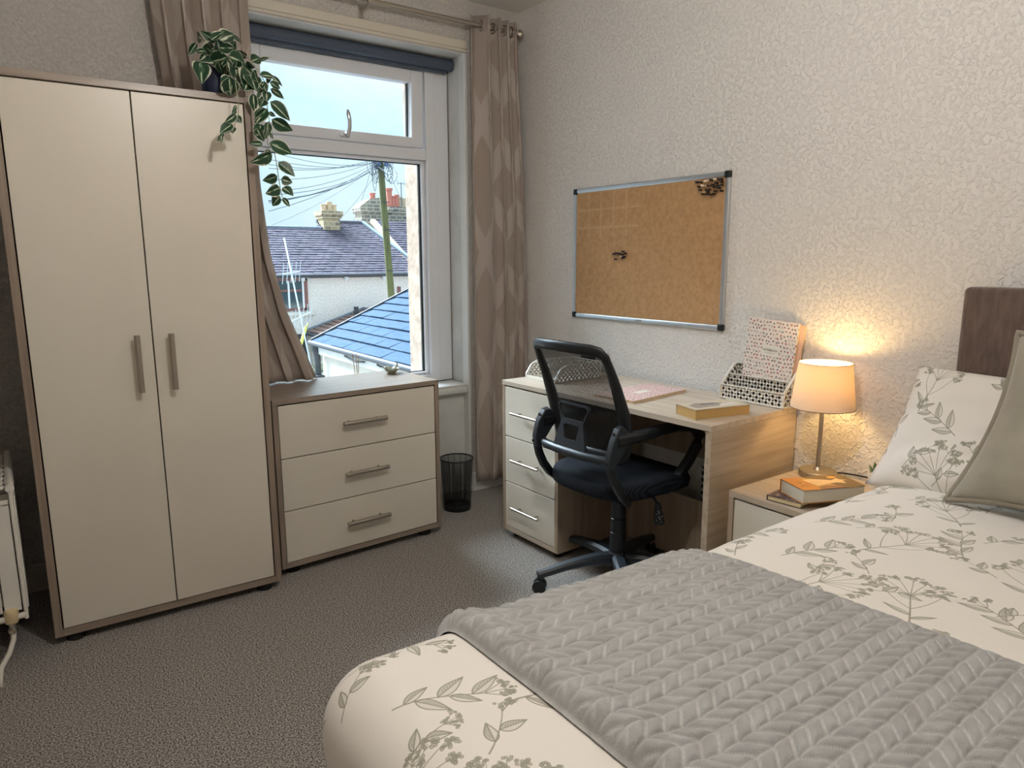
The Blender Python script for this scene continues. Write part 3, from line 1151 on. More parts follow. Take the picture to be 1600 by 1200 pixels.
# ---- little dish with bird-like ends
di = MB()
NR, NA = 9, 36
prof = [(.0, .0), (.020, .0), (.024, .003), (.034, .014), (.046, .026), (.043, .026), (.031, .015), (.018, .007), (0, .006)]
rings = []
for r, z in prof:
    ring = []
    for k in range(NA):
        a = 2 * PI * k / NA
        lobe = 1 + .10 * math.cos(6 * a) * (r / .046) ** 2
        zz = z + .004 * math.cos(6 * a) * (r / .046) ** 3
        ring.append(di.bm.verts.new((r * lobe * 1.05 * math.cos(a), r * lobe * .9 * math.sin(a), zz)))
    rings.append(ring)
for A, B in zip(rings, rings[1:]):
    for k in range(NA):
        di.bm.faces.new((A[k], A[(k + 1) % NA], B[(k + 1) % NA], B[k]))
dsh = thing('trinket_dish', 'small lobed grey-green dish on the drawer chest by the window', 'dish', (-.872, .040, .7475), .6)
di.build('bowl', M['dish'], dsh, True)
for s in (-1, 1):
    q = MB().tube([(s * .044, 0, .022), (s * .053, 0, .030), (s * .059, 0, .036), (s * .064, 0, .033)], [.006, .006, .0055, .002], 8)
    q.tube([(s * .056, 0, .036), (s * .054, 0, .044)], [.004, .001], 6)
    q.build('rim_bird', M['dish'], dsh, True)

# ---- reed diffuser on the sill behind the chest
rd = thing('reed_diffuser', 'reed diffuser on the window sill with three brown sticks', 'diffuser', (-.958, .255, WZ0))
MB().lathe([(0, 0), (.030, 0), (.034, .006), (.034, .058), (.016, .076), (.014, .092), (.017, .094), (.012, .094), (.012, .076), (.028, .056), (.028, .008), (0, .007)], n=24).build('bottle', M['dish'], rd, 'auto')
for dx, dy, h in ((-.018, .006, .205), (-.006, -.01, .207), (.012, .004, .196)):
    MB().tube([(dx * .2, dy * .2, .02), (dx, dy, h)], .0018, 6).build('reed', M['reed'], rd)

# ================================================================== RADIATOR on the left wall, seen end-on
ra = thing('radiator', 'white panel radiator on the left wall beside the wardrobe', 'radiator', (XL, -.43, 0))
RL = .50                                         # runs away from the camera
rx = -2.415 - XL


def rpanel(x0, x1):
    p = MB()
    prof = [(x0, .15), (x1, .15), (x1, .585), (x0, .585)]
    p.box(x0, x1, .004, RL, .15, .592, .004)
    for i in range(10):
        y = .03 + i * .048
        p.box(x1 - .001, x1 + .004, y, y + .030, .18, .56, .0025)
    return p


rpanel(rx - .016, rx - .004).build('front_panel', M['rad'], ra)
rpanel(.022, .034).build('rear_panel', M['rad'], ra)
MB().tube([(rx - .010, 0, .594), (rx - .010, RL, .594)], [.0125, .0125], 14).build('top_roll', M['rad'], ra, 'auto')
k_ = MB()
for i in range(13):
    y = .05 + i * .034
    k_.box(.036, rx - .018, y, y + .003, .19, .565)
k_.build('convector_fins', M['rad'], ra)
gr = MB()
for i in range(5):
    x = .036 + i * .0115
    gr.box(x, x + .006, .01, RL, .590, .594)
for i in range(9):
    y = .02 + i * .056
    gr.box(.034, rx - .018, y, y + .010, .5935, .597)
gr.build('top_grille', M['rad'], ra)
MB().box(.016, rx - .018, -.003, .003, .545, .558, .001).build('end_strip', M['rad'], ra)
k_ = MB().box(.016, .046, -.003, .002, .19, .540, .001)
k_.box(.051, rx - .019, -.003, .002, .19, .540, .001)
k_.build('end_cover', M['rad'], ra)
vy, vx = -.012, .066
MB().tube([(vx, -.012, .172), (rx - .012, -.006, .172)], .010, 12).tube([(vx, -.012, .172), (-.0 + .01, -.012, .172)], .010, 12).build('valve_tail', M['radpipe'], ra, 'auto')
MB().lathe([(0, 0), (.017, 0), (.019, .004), (.020, .036), (.017, .042), (0, .043)], (vx, vy, .158), 12).build('valve_cap', M['valve'], ra, 'auto')
MB().lathe([(0, 0), (.013, 0), (.013, .012), (.009, .014), (.011, .030), (.008, .034), (0, .034)], (vx, vy, .125), 8).build('valve_nut', M['steel'], ra, 'auto')
MB().tube([(vx, vy, .128), (vx - .002, vy, .10), (vx - .016, vy - .03, .072), (.026, vy - .07, .048), (.020, vy - .095, .022), (.020, vy - .10, .001)], .008, 10).build('pipe', M['radpipe'], ra, True)

# ================================================================== WASTE BIN
bn = thing('waste_bin', 'black wire-net waste bin on the carpet between chest and curtain', 'bin', (-.545, -.020, 0))
N = 48
P = np.zeros((2, N + 1, 3))
UVb = np.zeros((2, N + 1, 2))
for i, (r, z) in enumerate(((.069, .010), (.084, .272))):
    for k in range(N + 1):
        a = 2 * PI * k / N
        P[i, k] = (r * math.cos(a), r * math.sin(a), z)
        UVb[i, k] = (k / N * 2 * PI * .078, z)
grid('net', P, UVb, M['bin_mesh'], bn)
MB().tube([(.085 * math.cos(a), .085 * math.sin(a), .273) for a in [2 * PI * k / N for k in range(N + 1)]], .0042, 8, cap=False).build('rim', M['blackp'], bn, True)
MB().lathe([(0, .004), (.070, .004), (.072, .0), (.073, .026), (.070, .028), (.068, .008), (0, .008)], n=40).build('base', M['blackp'], bn, 'auto')
k_ = MB()
for k in range(16):
    a = 2 * PI * k / 16
    k_.tube([(.0722 * math.cos(a), .0722 * math.sin(a), .02), (.0845 * math.cos(a), .0845 * math.sin(a), .272)], .0011, 5)
k_.build('upright_wires', M['blackp'], bn)

# ================================================================== DESK
dk = thing('desk', 'pale oak desk with three white drawers against the textured wall', 'desk', (-.5584, -.4582, 0), math.radians(-90 + 1.6))
DL, DD, DH, DB, PW = 1.159, .512, .750, .0324, .392     # local x runs along the wall, local y towards it
MB().box(0, DL, 0, DD, DH - .021, DH, .0012).build('desktop', M['oak_x'], dk)
for x in (0, PW - .018):
    MB().box(x, x + .018, .002, DD, DB, DH - .0213, .001).build('pedestal_side', M['oak_z'], dk)
MB().box(.018, PW - .018, 0.002, DD, DB, DB + .020, .001).build('pedestal_bottom', M['oak_x'], dk)
MB().box(.018, PW - .018, .03, DD - .004, DB + .02, DH - .021).build('carcass', M['shadow_gap'], dk)
for (a, b, hz) in ((.056, .271, .1655), (.2755, .489, .3925), (.4935, .722, .6125)):
    d_ = MB().box(.0205, PW - .0205, .002, .020, a, b, .0014).build('drawer', M['laminate'], dk)
    handle(d_, (.196, .002, hz), .192, (1, 0, 0), (0, -1, 0), .0058)
MB().box(DL - .024, DL, .002, DD, 0.004, DH - .0213, .001).build('end_panel', M['oak_y'], dk)
MB().box(PW, DL - .024, .395, .411, .495, DH - .021, .001).build('upper_back_panel', M['oak_z'], dk)
MB().box(PW, DL - .024, .395, .411, DB, .312, .001).build('lower_back_panel', M['oak_z'], dk)
for x in (.05, PW - .05):
    for y in (.05, DD - .06):
        MB().lathe([(0, 0), (.020, 0), (.020, DB), (0, DB)], (x, y, 0), 12).build('foot', M['foot'], dk, 'auto')

# slatted vent cover on the wall under the desk
wv = thing('wall_vent', 'slatted vent cover low on the wall under the desk', 'vent', (-.006, -1.29, .325))
MB().box(0, .0055, -.13, .13, -.085, .085, .002).build('backing', M['shadow_gap'], wv)
for y in (-.13, .115):
    MB().box(-.006, 0, y, y + .015, -.085, .085).build('frame_edge', M['white_paint'], wv)
for i in range(6):
    z = -.080 + i * .0295
    MB().box(-.008, 0, -.115, .115, z, z + .013, .002).build('slat', M['white_paint'], wv)

# wall socket seen through the chair back
so = thing('wall_socket', 'white double wall socket behind the office chair', 'socket', (-.0005, -.50, .80))
MB().box(-.009, 0, -.073, .073, -.043, .043, .003).build('plate', M['white_paint'], so)
pg = thing('adapter_plug', 'dark adapter plugged into the wall socket behind the chair back', 'plug', (-.010, -.462, .795))
MB().box(-.050, 0, -.032, .032, -.034, .036, .008, 3).build('plug_body', M['blackp'], pg, 'auto')
MB().tube([(-.025, 0, -.033), (-.026, .002, -.044), (-.02, .003, -.044)], .003, 8).build('cord', M['cable'], pg, True)


# ------------------------------------------------------------------ lattice desk organisers
def lattice_panel(mb, P0, U, V, outline, cell, wd, th, solid=True):
    """diagonal strips clipped to a convex outline given in (u, v) metres; P0 + u U + v V"""
    P0, U, V = Vector(P0), Vector(U), Vector(V)
    N_ = U.cross(V).normalized() * th / 2
    us = [o[0] for o in outline]
    vs = [o[1] for o in outline]

    def clip(p, d):
        lo, hi = -9.0, 9.0
        n = len(outline)
        area = sum(outline[i][0] * outline[(i + 1) % n][1] - outline[(i + 1) % n][0] * outline[i][1] for i in range(n))
        sg = 1 if area > 0 else -1
        for i in range(n):
            a, b = outline[i], outline[(i + 1) % n]
            e = (b[0] - a[0], b[1] - a[1])
            nx, ny = -e[1] * sg, e[0] * sg
            den = nx * d[0] + ny * d[1]
            num = nx * (p[0] - a[0]) + ny * (p[1] - a[1])
            if abs(den) < 1e-9:
                if num < 0:
                    return None
                continue
            t = -num / den
            if den > 0:
                lo = max(lo, t)
            else:
                hi = min(hi, t)
        return (lo, hi) if hi - lo > wd else None
    s2 = math.sqrt(.5)
    for d in ((s2, s2), (s2, -s2)):
        nrm = (-d[1], d[0])
        prj = [o[0] * nrm[0] + o[1] * nrm[1] for o in outline]
        k = math.floor(min(prj) / cell)
        while k * cell < max(prj):
            p = (nrm[0] * k * cell, nrm[1] * k * cell)
            c = clip(p, d)
            if c:
                q = [(p[0] + d[0] * t + nrm[0] * s * wd / 2, p[1] + d[1] * t + nrm[1] * s * wd / 2) for t, s in ((c[0], -1), (c[1], -1), (c[1], 1), (c[0], 1))]
                mb.prism([P0 + U * a + V * b - N_ for a, b in q], N_ * 2)
            k += 1
    n = len(outline)
    for i in range(n):                               # solid rim
        a, b = outline[i], outline[(i + 1) % n]
        mb.bar([P0 + U * a[0] + V * a[1], P0 + U * b[0] + V * b[1]], th * 2.0, wd * 1.1, up=tuple(U.cross(V)))


ZT = .7505
lt = thing('letter_tray', 'white lattice letter tray on the desk by the curtain', 'tray', (-.433, -.690, ZT))
TW, TD = .215, .275                                   # along +y, towards the wall +x
MB().box(0, TD, 0, TW, 0, .004, .001).build('base', M['lattice'], lt)
MB().box(-.002, .002, 0, TW, 0, .014, .001).build('front_lip', M['lattice'], lt)
ol = [(0, .006), (TD, .006), (TD, .075), (.062, .075), (.03, .06), (0, .02)]
for y in (0.001, TW - .001):
    k_ = MB()
    lattice_panel(k_, (0, y, 0), (1, 0, 0), (0, 0, 1), ol, .0165, .0078, .002)
    k_.build('side_lattice', M['lattice'], lt)
k_ = MB()
lattice_panel(k_, (TD, 0, 0), (0, 1, 0), (0, 0, 1), [(0, .006), (TW, .006), (TW, .075), (0, .075)], .0165, .0078, .002)
k_.build('rear_lattice', M['lattice'], lt)

# letter organiser at the end of the desk
og = thing('letter_organiser', 'white lattice letter organiser holding upright notebooks at the desk end', 'organiser', (-.107, -1.325, ZT))
OW, OD = .280, .100                                   # along -y, towards the wall
MB().box(0, OD, -OW, 0, 0, .004, .001).build('base', M['lattice'], og)
for nm, x, hh in (('front_lattice', .001, .056), ('middle_lattice', .050, .094), ('rear_lattice', OD - .002, .134)):
    k_ = MB()
    lattice_panel(k_, (x, 0, 0), (0, -1, 0), (0, 0, 1), [(0, .004), (OW, .004), (OW, hh), (0, hh)], .0195, .0100, .002)
    k_.build(nm, M['lattice'], og)
for y in (-.001, -OW + .001):
    k_ = MB()
    lattice_panel(k_, (0, y, 0), (1, 0, 0), (0, 0, 1), [(0, .004), (OD, .004), (OD, .134), (.075, .128), (0, .056)], .0195, .0100, .002)
    k_.build('side_lattice', M['lattice'], og)


# ------------------------------------------------------------------ books and notebooks
def uvbox(mb_obj, size, face='top'):
    """planar UV over the whole box: x/size, y/size"""
    me = mb_obj.data
    uv = me.uv_layers.new(name='UVMap')
    for l in me.loops:
        c = me.vertices[l.vertex_index].co
        if face == 'top':
            uv.data[l.index].uv = (c.x / size[0], c.y / size[1])
        else:
            uv.data[l.index].uv = (c.y / size[0], c.z / size[1])


DITSY = ditsy(512, 724, (.90, .86, .82), [(.42, .36, .36), (.62, .26, .25), (.50, .46, .40), (.36, .42, .44), (.55, .40, .40)], 15, (.34, .68, .55, .69))
PINK = ditsy(724, 512, (.88, .77, .74), [(.58, .38, .38), (.64, .44, .43), (.56, .46, .44)], 20, (.40, .62, .40, .58))
M['ditsy'] = image_mat('berry_print_cover', DITSY, 0.6)
M['pink'] = image_mat('pink_print_cover', PINK, 0.6)
M['pinkplain'] = nmat('plain_pink_cover', lin(222, 190, 168), 0.6)
M['ink'] = nmat('grey_ink', lin(92, 84, 80), 0.7)


def text(parent, s, size, loc, rot, mat, name='title_lettering'):
    cu = bpy.data.curves.new(name, 'FONT')
    cu.body = s
    cu.size = size
    cu.align_x = 'CENTER'
    cu.align_y = 'CENTER'
    cu.extrude = .0001
    cu.materials.append(mat)
    tmp = bpy.data.objects.new(name + '_curve', cu)
    COL.objects.link(tmp)
    bpy.context.view_layer.update()
    me = bpy.data.meshes.new_from_object(tmp.evaluated_get(bpy.context.evaluated_depsgraph_get()))
    bpy.data.objects.remove(tmp)
    bpy.data.curves.remove(cu)
    me.materials.clear()
    o = link(name, me, mat, parent)
    o.location = loc
    o.rotation_euler = rot
    return o


# flat notebook on the desk
e1 = Vector((.050, -.176, 0)).normalized()
nb = thing('notebook', 'pink patterned notebook lying flat on the desk behind the chair', 'notebook', (-.47, -1.203, ZT), math.atan2(.045, .355))
NL, NWd = .358, .195
MB().box(0, NL, 0, NWd, .0015, .0085, .001).build('pages', M['paper'], nb)
c_ = MB().box(-.002, NL + .002, -.002, NWd + .002, .0085, .0100).build('cover', M['pink'], nb)
uvbox(c_, (NL, NWd))
MB().box(-.002, NL + .002, -.002, NWd + .002, 0, .0015).build('rear_cover', M['pinkplain'], nb)


def leaning_notebook(name, label, loc, cover, tilt_in, roll, h, wdt, th):
    """stands on its lower edge, cover facing the room (-x); local y = width, local z = height"""
    t = thing(name, label, 'notebook', loc)
    t.rotation_euler = (roll, tilt_in, 0)
    MB().box(.0012, th - .0012, 0.001, wdt - .001, .001, h - .001).build('pages', M['paper'], t)
    c = MB().box(0, .0012, 0, wdt, 0, h).build('cover', cover, t)
    MB().box(th - .0012, th, 0, wdt, 0, h).build('rear_cover', M['pinkplain'], t)
    return t, c


nA, cA = leaning_notebook('notebook', 'white notebook with red berry print standing upright in the lattice organiser', (-.0485, -1.583, ZT + .005), M['ditsy'], math.radians(4), math.radians(3.2), .305, .215, .009)
uvbox(cA, (.215, .305), 'side')
for l in cA.data.uv_layers[0].data:                    # mirrored side: cover is seen from -x
    l.uv = (1 - l.uv[0], l.uv[1])
text(nA, 'NOTEBOOK', .0115, (-.0006, .1055, .1905), (PI / 2, 0, -PI / 2), M['ink'])
MB().box(-.0004, 0, .083, .128, .1800, .1808).build('title_rule', M['ink'], nA)
nB, cB = leaning_notebook('notebook', 'plain pale pink notebook standing behind the berry print one', (-.0365, -1.594, ZT + .005), M['pinkplain'], math.radians(4), math.radians(4.2), .298, .215, .008)


def book(name, label, loc, rz, L, Wd, T, cover, page, spine='x0', crown=0.0):
    """local x = length L, local y = width Wd; spine on the given long side"""
    t = thing(name, label, 'book', loc, rz)
    MB().box(.002, L - .002, .002, Wd - .003, .0018, T - .0018, .0015).build('pages', page, t)
    c1 = MB().box(0, L, 0, Wd, T - .0018, T).build('front_cover', cover, t)
    MB().box(0, L, 0, Wd, 0, .0018).build('rear_cover', cover, t)
    sp = MB().box(0, L, Wd - .002, Wd, .0018, T - .0018).build('spine', cover, t)
    for c in (c1, sp):
        uvbox(c, (L, Wd))
    return t


def cover_img(name, kind):
    C = Canvas(220, 120, (.80, .78, .72))
    if kind == 'orange':
        C.a[:] = (.78, .55, .28)
        C.poly([(0, 0), (70, 0), (60, 120), (0, 120)], (.80, .50, .20))
        C.poly([(70, 120), (220, 120), (220, 0), (150, 0), (112, 52)], (.42, .31, .16))
        C.poly([(70, 30), (150, 46), (178, 34), (182, 60), (205, 58), (180, 70), (178, 84), (150, 70), (90, 96), (58, 90)], (.92, .74, .50))
        C.poly([(60, 0), (150, 0), (140, 20), (96, 28), (66, 18)], (.55, .33, .20))
        for k in range(24):
            a = 2 * PI * k / 24
        C.poly([(168 + 16 * math.cos(2 * PI * k / 20), 96 + 10 * math.sin(2 * PI * k / 20)) for k in range(20)], (.90, .62, .24))
        C.line([(22, 70), (30, 60), (40, 74), (34, 84)], 3, (.48, .26, .12))
        C.line([(18, 36), (30, 44), (44, 34)], 3, (.48, .26, .12))
    elif kind == 'mottled':
        C.a[:] = (.38, .31, .30)
        r = random.Random(3)
        for k in range(160):
            C.dot((r.uniform(0, 220), r.uniform(0, 120)), r.uniform(2, 7), r.choice([(.62, .54, .50), (.22, .18, .2), (.50, .40, .42)]), .8)
    else:
        C.a[:] = (.80, .76, .68)
        C.poly([(20, 20), (120, 30), (150, 70), (60, 100), (20, 70)], (.62, .58, .54))
        C.poly([(110, 20), (200, 34), (190, 60), (130, 52)], (.86, .84, .80))
        C.poly([(60, 60), (140, 66), (120, 84), (70, 80)], (.45, .42, .40))
    return C.image(name)


M['cov_pale'] = image_mat('pale_novel_cover', cover_img('pale_cover', 'pale'), .5)
M['cov_orange'] = image_mat('orange_cover', cover_img('orange_cover', 'orange'), .35)
M['cov_dark'] = image_mat('mottled_cover', cover_img('mottled_cover', 'mottled'), .5)

book('paperback_book', 'thick paperback with yellowed pages on the near end of the desk', (-.506, -1.532, ZT), math.atan2(-.055, .233), .236, .113, .0375, M['cov_pale'], M['paper_y'])
ZB = .545
book('paperback_book', 'thin paperback with a dark mottled cover, under the orange one', (-.482, -1.926, ZB + .0005), math.atan2(.02, .2), .170, .112, .017, M['cov_dark'], M['paper'])
book('paperback_book', 'thick orange covered book on top of another by the table lamp', (-.486, -1.934, ZB + .0180), math.atan2(-.087, .201), .215, .120, .0440, M['cov_orange'], M['paper_w'])

# ================================================================== BEDSIDE TABLE
bs = thing('bedside_table', 'pale oak bedside table with white drawer between desk and bed', 'bedside table', (-.508, -1.685, 0))
BWd, BD = .332, .450                                  # along -y, towards the wall
MB().box(0, BD, -BWd, 0, ZB - .020, ZB, .001).build('top_panel', M['oak_y'], bs)
for y in (-.018, -BWd):
    MB().box(0, BD, y, y + .018, .03, ZB - .020, .001).build('side_panel', M['oak_z'], bs)
MB().box(0, BD, -BWd + .018, -.018, .03, .05, .001).build('bottom_panel', M['oak_y'], bs)
MB().box(.03, BD - .003, -BWd + .018, -.018, .05, ZB - .020).build('carcass', M['shadow_gap'], bs)
for a, b in ((.053, .284), (.288, ZB - .027)):
    d_ = MB().box(.003, .021, -BWd + .021, -.021, a, b, .0014).build('drawer', M['laminate'], bs)
    handle(d_, (.003, -BWd / 2, (a + b) / 2), .16, (0, 1, 0), (-1, 0, 0), .0058)
for x in (.05, BD - .05):
    for y in (-.05, -BWd + .05):
        MB().lathe([(0, 0), (.018, 0), (.018, .03), (0, .03)], (x, y, 0), 12).build('foot', M['foot'], bs, 'auto')

# ---- table lamp
tl = thing('table_lamp', 'lit table lamp with cream drum shade and brushed metal stem', 'lamp', (-.128, -1.768, ZB))
MB().lathe([(0, 0), (.060, 0), (.0625, .002), (.0625, .019), (.0605, .021), (.016, .022), (.013, .026), (.009, .032), (0, .032)], n=48).build('base', M['nickel'], tl, 'auto')
MB().tube([(0, 0, .03), (0, 0, .27)], .0075, 16).build('stem', M['nickel'], tl, 'auto')
MB().lathe([(0, .262), (.015, .262), (.015, .318), (.011, .325), (0, .325)], n=20).build('bulb_holder', M['white_paint'], tl, 'auto')
MB().lathe([(0, .325), (.012, .327), (.022, .342), (.025, .356), (.021, .370), (.010, .379), (0, .380)], n=20).build('bulb', M['lampbulb'], tl, True)
sh_ = MB()
sh_.lathe([(.1045, .244), (.0855, .400), (.0845, .400), (.1035, .244), (.1045, .244)], n=56)
sh_.build('lamp_shade', M['shade'], tl, 'auto')
M['trimline'] = nmat('shade_trim_tape', lin(112, 84, 56), .7)
for r, z in ((.1047, .2445), (.0857, .3995)):
    MB().tube([(r * math.cos(a), r * math.sin(a), z) for a in [2 * PI * k / 56 for k in range(57)]], .0011, 6, cap=False).build('shade_trim', M['trimline'], tl, True)
k_ = MB()
for k in range(3):
    a = 2 * PI * k / 3 + .4
    k_.tube([(.012 * math.cos(a), .012 * math.sin(a), .290), (.1005 * math.cos(a), .1005 * math.sin(a), .268)], .0016, 6)
k_.build('shade_carrier', M['nickel'], tl)
MB().tube([(.058, -.02, .005), (.085, -.045, .004), (.098, -.08, .004), (.107, -.12, .003), (.113, -.16, .0025)], .003, 8).build('cord', M['cable'], tl, True)

# ---- small succulent behind the pillow
su = thing('succulent', 'small green succulent in a white pot half hidden by the pillow', 'plant', (-.098, -1.962, ZB + .0005))
MB().lathe([(0, 0), (.026, 0), (.032, .052), (.029, .052), (.026, .046), (0, .046)], n=24).build('pot', M['whitepot'], su, 'auto')
lf = MB()
for k in range(9):
    t = k / 8
    wv_ = .008 * math.sin(PI * min(1, t * .9 + .1)) + .0006
    a = lf.bm.verts.new((t * .038, -wv_, .02 * t ** 2))
    b = lf.bm.verts.new((t * .038, wv_, .02 * t ** 2))
    c = lf.bm.verts.new((t * .038, 0, .02 * t ** 2 - .004 * math.sin(PI * t)))
    if k:
        for q in ((pa, a, c, pc), (pc, c, b, pb), (pa, pb, b, a)):
            lf.bm.faces.new(q)
    pa, pb, pc = a, b, c
l0 = lf.build('leaf', M['succulent'], su, True)
l0.location = (0, 0, .048)
n_ = 0
for ring_, cnt, el in ((0, 8, .15), (1, 7, .6), (2, 5, 1.05)):
    for k in range(cnt):
        o = l0 if n_ == 0 else l0.copy()
        if n_:
            COL.objects.link(o)
            o.parent = su
        n_ += 1
        o.rotation_euler = (0, -el, 2 * PI * k / cnt + ring_ * .4)
        o.location = (0, 0, .048 + ring_ * .004)
        o.scale = (1 - .12 * ring_,) * 3

# ================================================================== CORK BOARD AND PINS
CY0, CY1, CZ0, CZ1 = -.3153, -1.2498, 1.0044, 1.6353
cb = thing('cork_board', 'aluminium framed cork notice board on the wall above the desk', 'notice board', (0, 0, 0))
MB().box(-.010, -.001, CY1 + .008, CY0 - .008, CZ0 + .008, CZ1 - .008).build('cork_panel', M['cork'], cb)
fw = .021
for (a, b, c, d) in ((CY1 + .02, CY0 - .02, CZ1 - fw, CZ1), (CY1 + .02, CY0 - .02, CZ0, CZ0 + fw)):
    k_ = MB().box(-.0155, -.0008, a, b, c, d, .004)
    k_.box(-.0165, -.015, a, b, (c + d) / 2 - .003, (c + d) / 2 + .003, .001)
    k_.build('frame_rail', M['alu'], cb)
for (a, b) in ((CY0 - fw, CY0), (CY1, CY1 + fw)):
    k_ = MB().box(-.0155, -.0008, a, b, CZ0 + .02, CZ1 - .02, .004)
    k_.box(-.0165, -.015, (a + b) / 2 - .003, (a + b) / 2 + .003, CZ0 + .02, CZ1 - .02, .001)
    k_.build('frame_rail', M['alu'], cb)
for y in (CY0, CY1):
    for z in (CZ0, CZ1):
        sy, sz = (-1 if y == CY0 else 1), (1 if z == CZ0 else -1)
        y0_, y1_ = sorted((y - sy * .0015, y + sy * .027))
        z0_, z1_ = sorted((z - sz * .0015, z + sz * .027))
        MB().box(-.0185, -.0006, y0_, y1_, z0_, z1_, .005, 3).build('corner_cap', M['blackp'], cb, 'auto')
MB().box(-.0168, -.0160, (CY0 + CY1) / 2 - .02, (CY0 + CY1) / 2 + .02, CZ0 + .006, CZ0 + .014).build('maker_plate', M['nickel'], cb)

M['pinblack'] = nmat('black_pin_head', lin(22, 14, 14), .35)
M['pinclear'] = nmat('clear_pin_head', lin(232, 214, 190), .1)
pinme = {}


def pin(px, py, kind, label, group):
    d = _fw + _rt * ((px - 800) / FPX) - _up * ((py - 600) / FPX)
    p = CAM + d * ((-.022 - CAM.x) / d.x)
    if kind not in pinme:
        k = MB().lathe([(0, 0), (.0005, 0), (.0005, .006), (.0040, .006), (.0048, .008), (.0028, .010), (.0026, .016), (.0046, .018), (.0050, .021), (.0034, .0225), (0, .0228)], n=12,
                       M=Matrix.Rotation(-PI / 2, 3, 'Y'))
        o = k.build('push_pin', M['pin' + kind], None, True)
        pinme[kind] = o.data
    else:
        o = bpy.data.objects.new('push_pin', pinme[kind])
        COL.objects.link(o)
    o.location = (-.0095, p.y, p.z)
    tag(o, label, 'push pin', group)


for x, y in ((470, 395), (560, 400), (520, 510), (555, 590), (615, 695), (715, 695), (815, 705), (885, 690), (710, 585), (780, 585), (765, 485),
             (862, 462), (905, 508), (930, 618), (958, 422), (825, 340), (1018, 320), (1082, 318), (1090, 385), (1082, 468), (1022, 540), (1085, 610), (740, 640), (985, 480)):
    pin(1060 + x / 16, 260 + y / 16, 'black', 'black push pin in the fan of pins at the upper corner of the cork board', 'black pins in the corner of the cork board')
for x, y in ((690, 370), (735, 365), (605, 480), (650, 485), (920, 320), (960, 325)):
    pin(1060 + x / 16, 260 + y / 16, 'clear', 'clear push pin in the fan of pins at the upper corner of the cork board', 'clear pins in the corner of the cork board')
for x, y in ((590, 535), (660, 510), (710, 520), (760, 525), (815, 545), (865, 552), (940, 520), (875, 462), (905, 620), (868, 660), (642, 695)):
    pin(930 + x / 20, 370 + y / 20, 'black', 'black push pin in the small cluster on the middle of the cork board', 'black pins in the middle of the cork board')
pin(930 + 835 / 20, 370 + 612 / 20, 'clear', 'single clear push pin among black ones mid cork board', None)

# ================================================================== OFFICE CHAIR
oc = thing('office_chair', 'black mesh-back office chair with loop arms pushed in at the desk', 'chair', (-.46, -1.13, 0), math.radians(1.0))
# star base with castors
for k in range(5):
    a = math.radians(161 + 72 * k)
    d = Vector((math.cos(a), math.sin(a), 0))
    lg = MB()
    pts = [d * r + Vector((0, 0, z)) for r, z in ((.025, .098), (.09, .104), (.16, .102), (.23, .094), (.29, .082), (.345, .072))]
    lg.bar(pts, [.058, .054, .047, .040, .035, .032], [.050, .044, .036, .032, .030, .030], bev=.5)
    lo = lg.build('base_leg', M['blackp2'], oc, 'auto')
    e = d * .338
    cs = MB()
    cs.tube([e + Vector((0, 0, .075)), e + Vector((0, 0, .030))], .009, 10)
    ax = Vector((-d.y, d.x, 0))
    ax = (ax * math.cos(.5 + k) + d * math.sin(.5 + k)).normalized()
    for s in (-1, 1):
        cs.tube([e + ax * s * .006 + Vector((0, 0, .027)), e + ax * s * .009 + Vector((0, 0, .027)), e + ax * s * .022 + Vector((0, 0, .027)), e + ax * s * .025 + Vector((0, 0, .027))],
                [.022, .0265, .0265, .018], 18)
    cs.build('castor', M['blackp'], lo, 'auto')
MB().lathe([(0, .072), (.040, .072), (.042, .118), (.036, .128), (0, .128)], n=24).build('base_hub', M['blackp2'], oc, 'auto')
MB().lathe([(0, .12), (.034, .12), (.033, .21), (.0315, .212), (.0315, .216), (.0325, .218), (.031, .268), (.029, .27), (.029, .275), (.030, .277), (.0275, .40), (0, .40)], n=24).build('gas_column', M['blackp'], oc, 'auto')
k_ = MB()
k_.box(-.11, .11, -.075, .075, .385, .412, .008)
k_.box(-.06, .07, -.045, .045, .365, .39, .006)
k_.build('tilt_mechanism', M['blackp'], oc, 'auto')
# seat: rounded, domed cushion
n_, mS = 40, 13
bmS = MB()
rows = []
for i in range(mS):
    t = i / (mS - 1)                                  # 0 underside centre .. 1 top centre
    ring = []
    for k in range(n_):
        a = 2 * PI * k / n_
        ca, sa = math.cos(a), math.sin(a)
        ex = 2 / 3.4
        bx = math.copysign(abs(ca) ** ex, ca) * .238
        by = math.copysign(abs(sa) ** ex, sa) * (.240 - .012 * (ca < 0) * abs(ca))
        if t < .35:
            q = t / .35
            sc_, z = .40 + .52 * q, .412 + .006 * q ** 2
        elif t < .62:
            q = (t - .35) / .27
            an = -PI / 2 + PI * q
            sc_, z = .93 + .07 * math.cos(an), .449 + .031 * math.sin(an)
        else:
            q = (t - .62) / .38
            sc_, z = .93 * (1 - q) + .02 * q, .480 + .010 * math.sin(q * PI / 2)
        x_, y_ = bx * sc_, by * sc_
        z -= .016 * max(0, x_ / .238) ** 3 - .006 * (abs(y_) / .24) ** 2
        ring.append(bmS.bm.verts.new((x_, y_, z)))
    rows.append(ring)
for A, B in zip(rows, rows[1:]):
    for k in range(n_):
        bmS.bm.faces.new((A[k], A[(k + 1) % n_], B[(k + 1) % n_], B[k]))
bmS.bm.faces.new(rows[0][::-1])
bmS.bm.faces.new(rows[-1])
bmS.build('seat', M['seat'], oc, True)
MB().box(-.17, .17, -.17, .17, .404, .416, .006).build('seat_pan', M['blackp'], oc, 'auto')


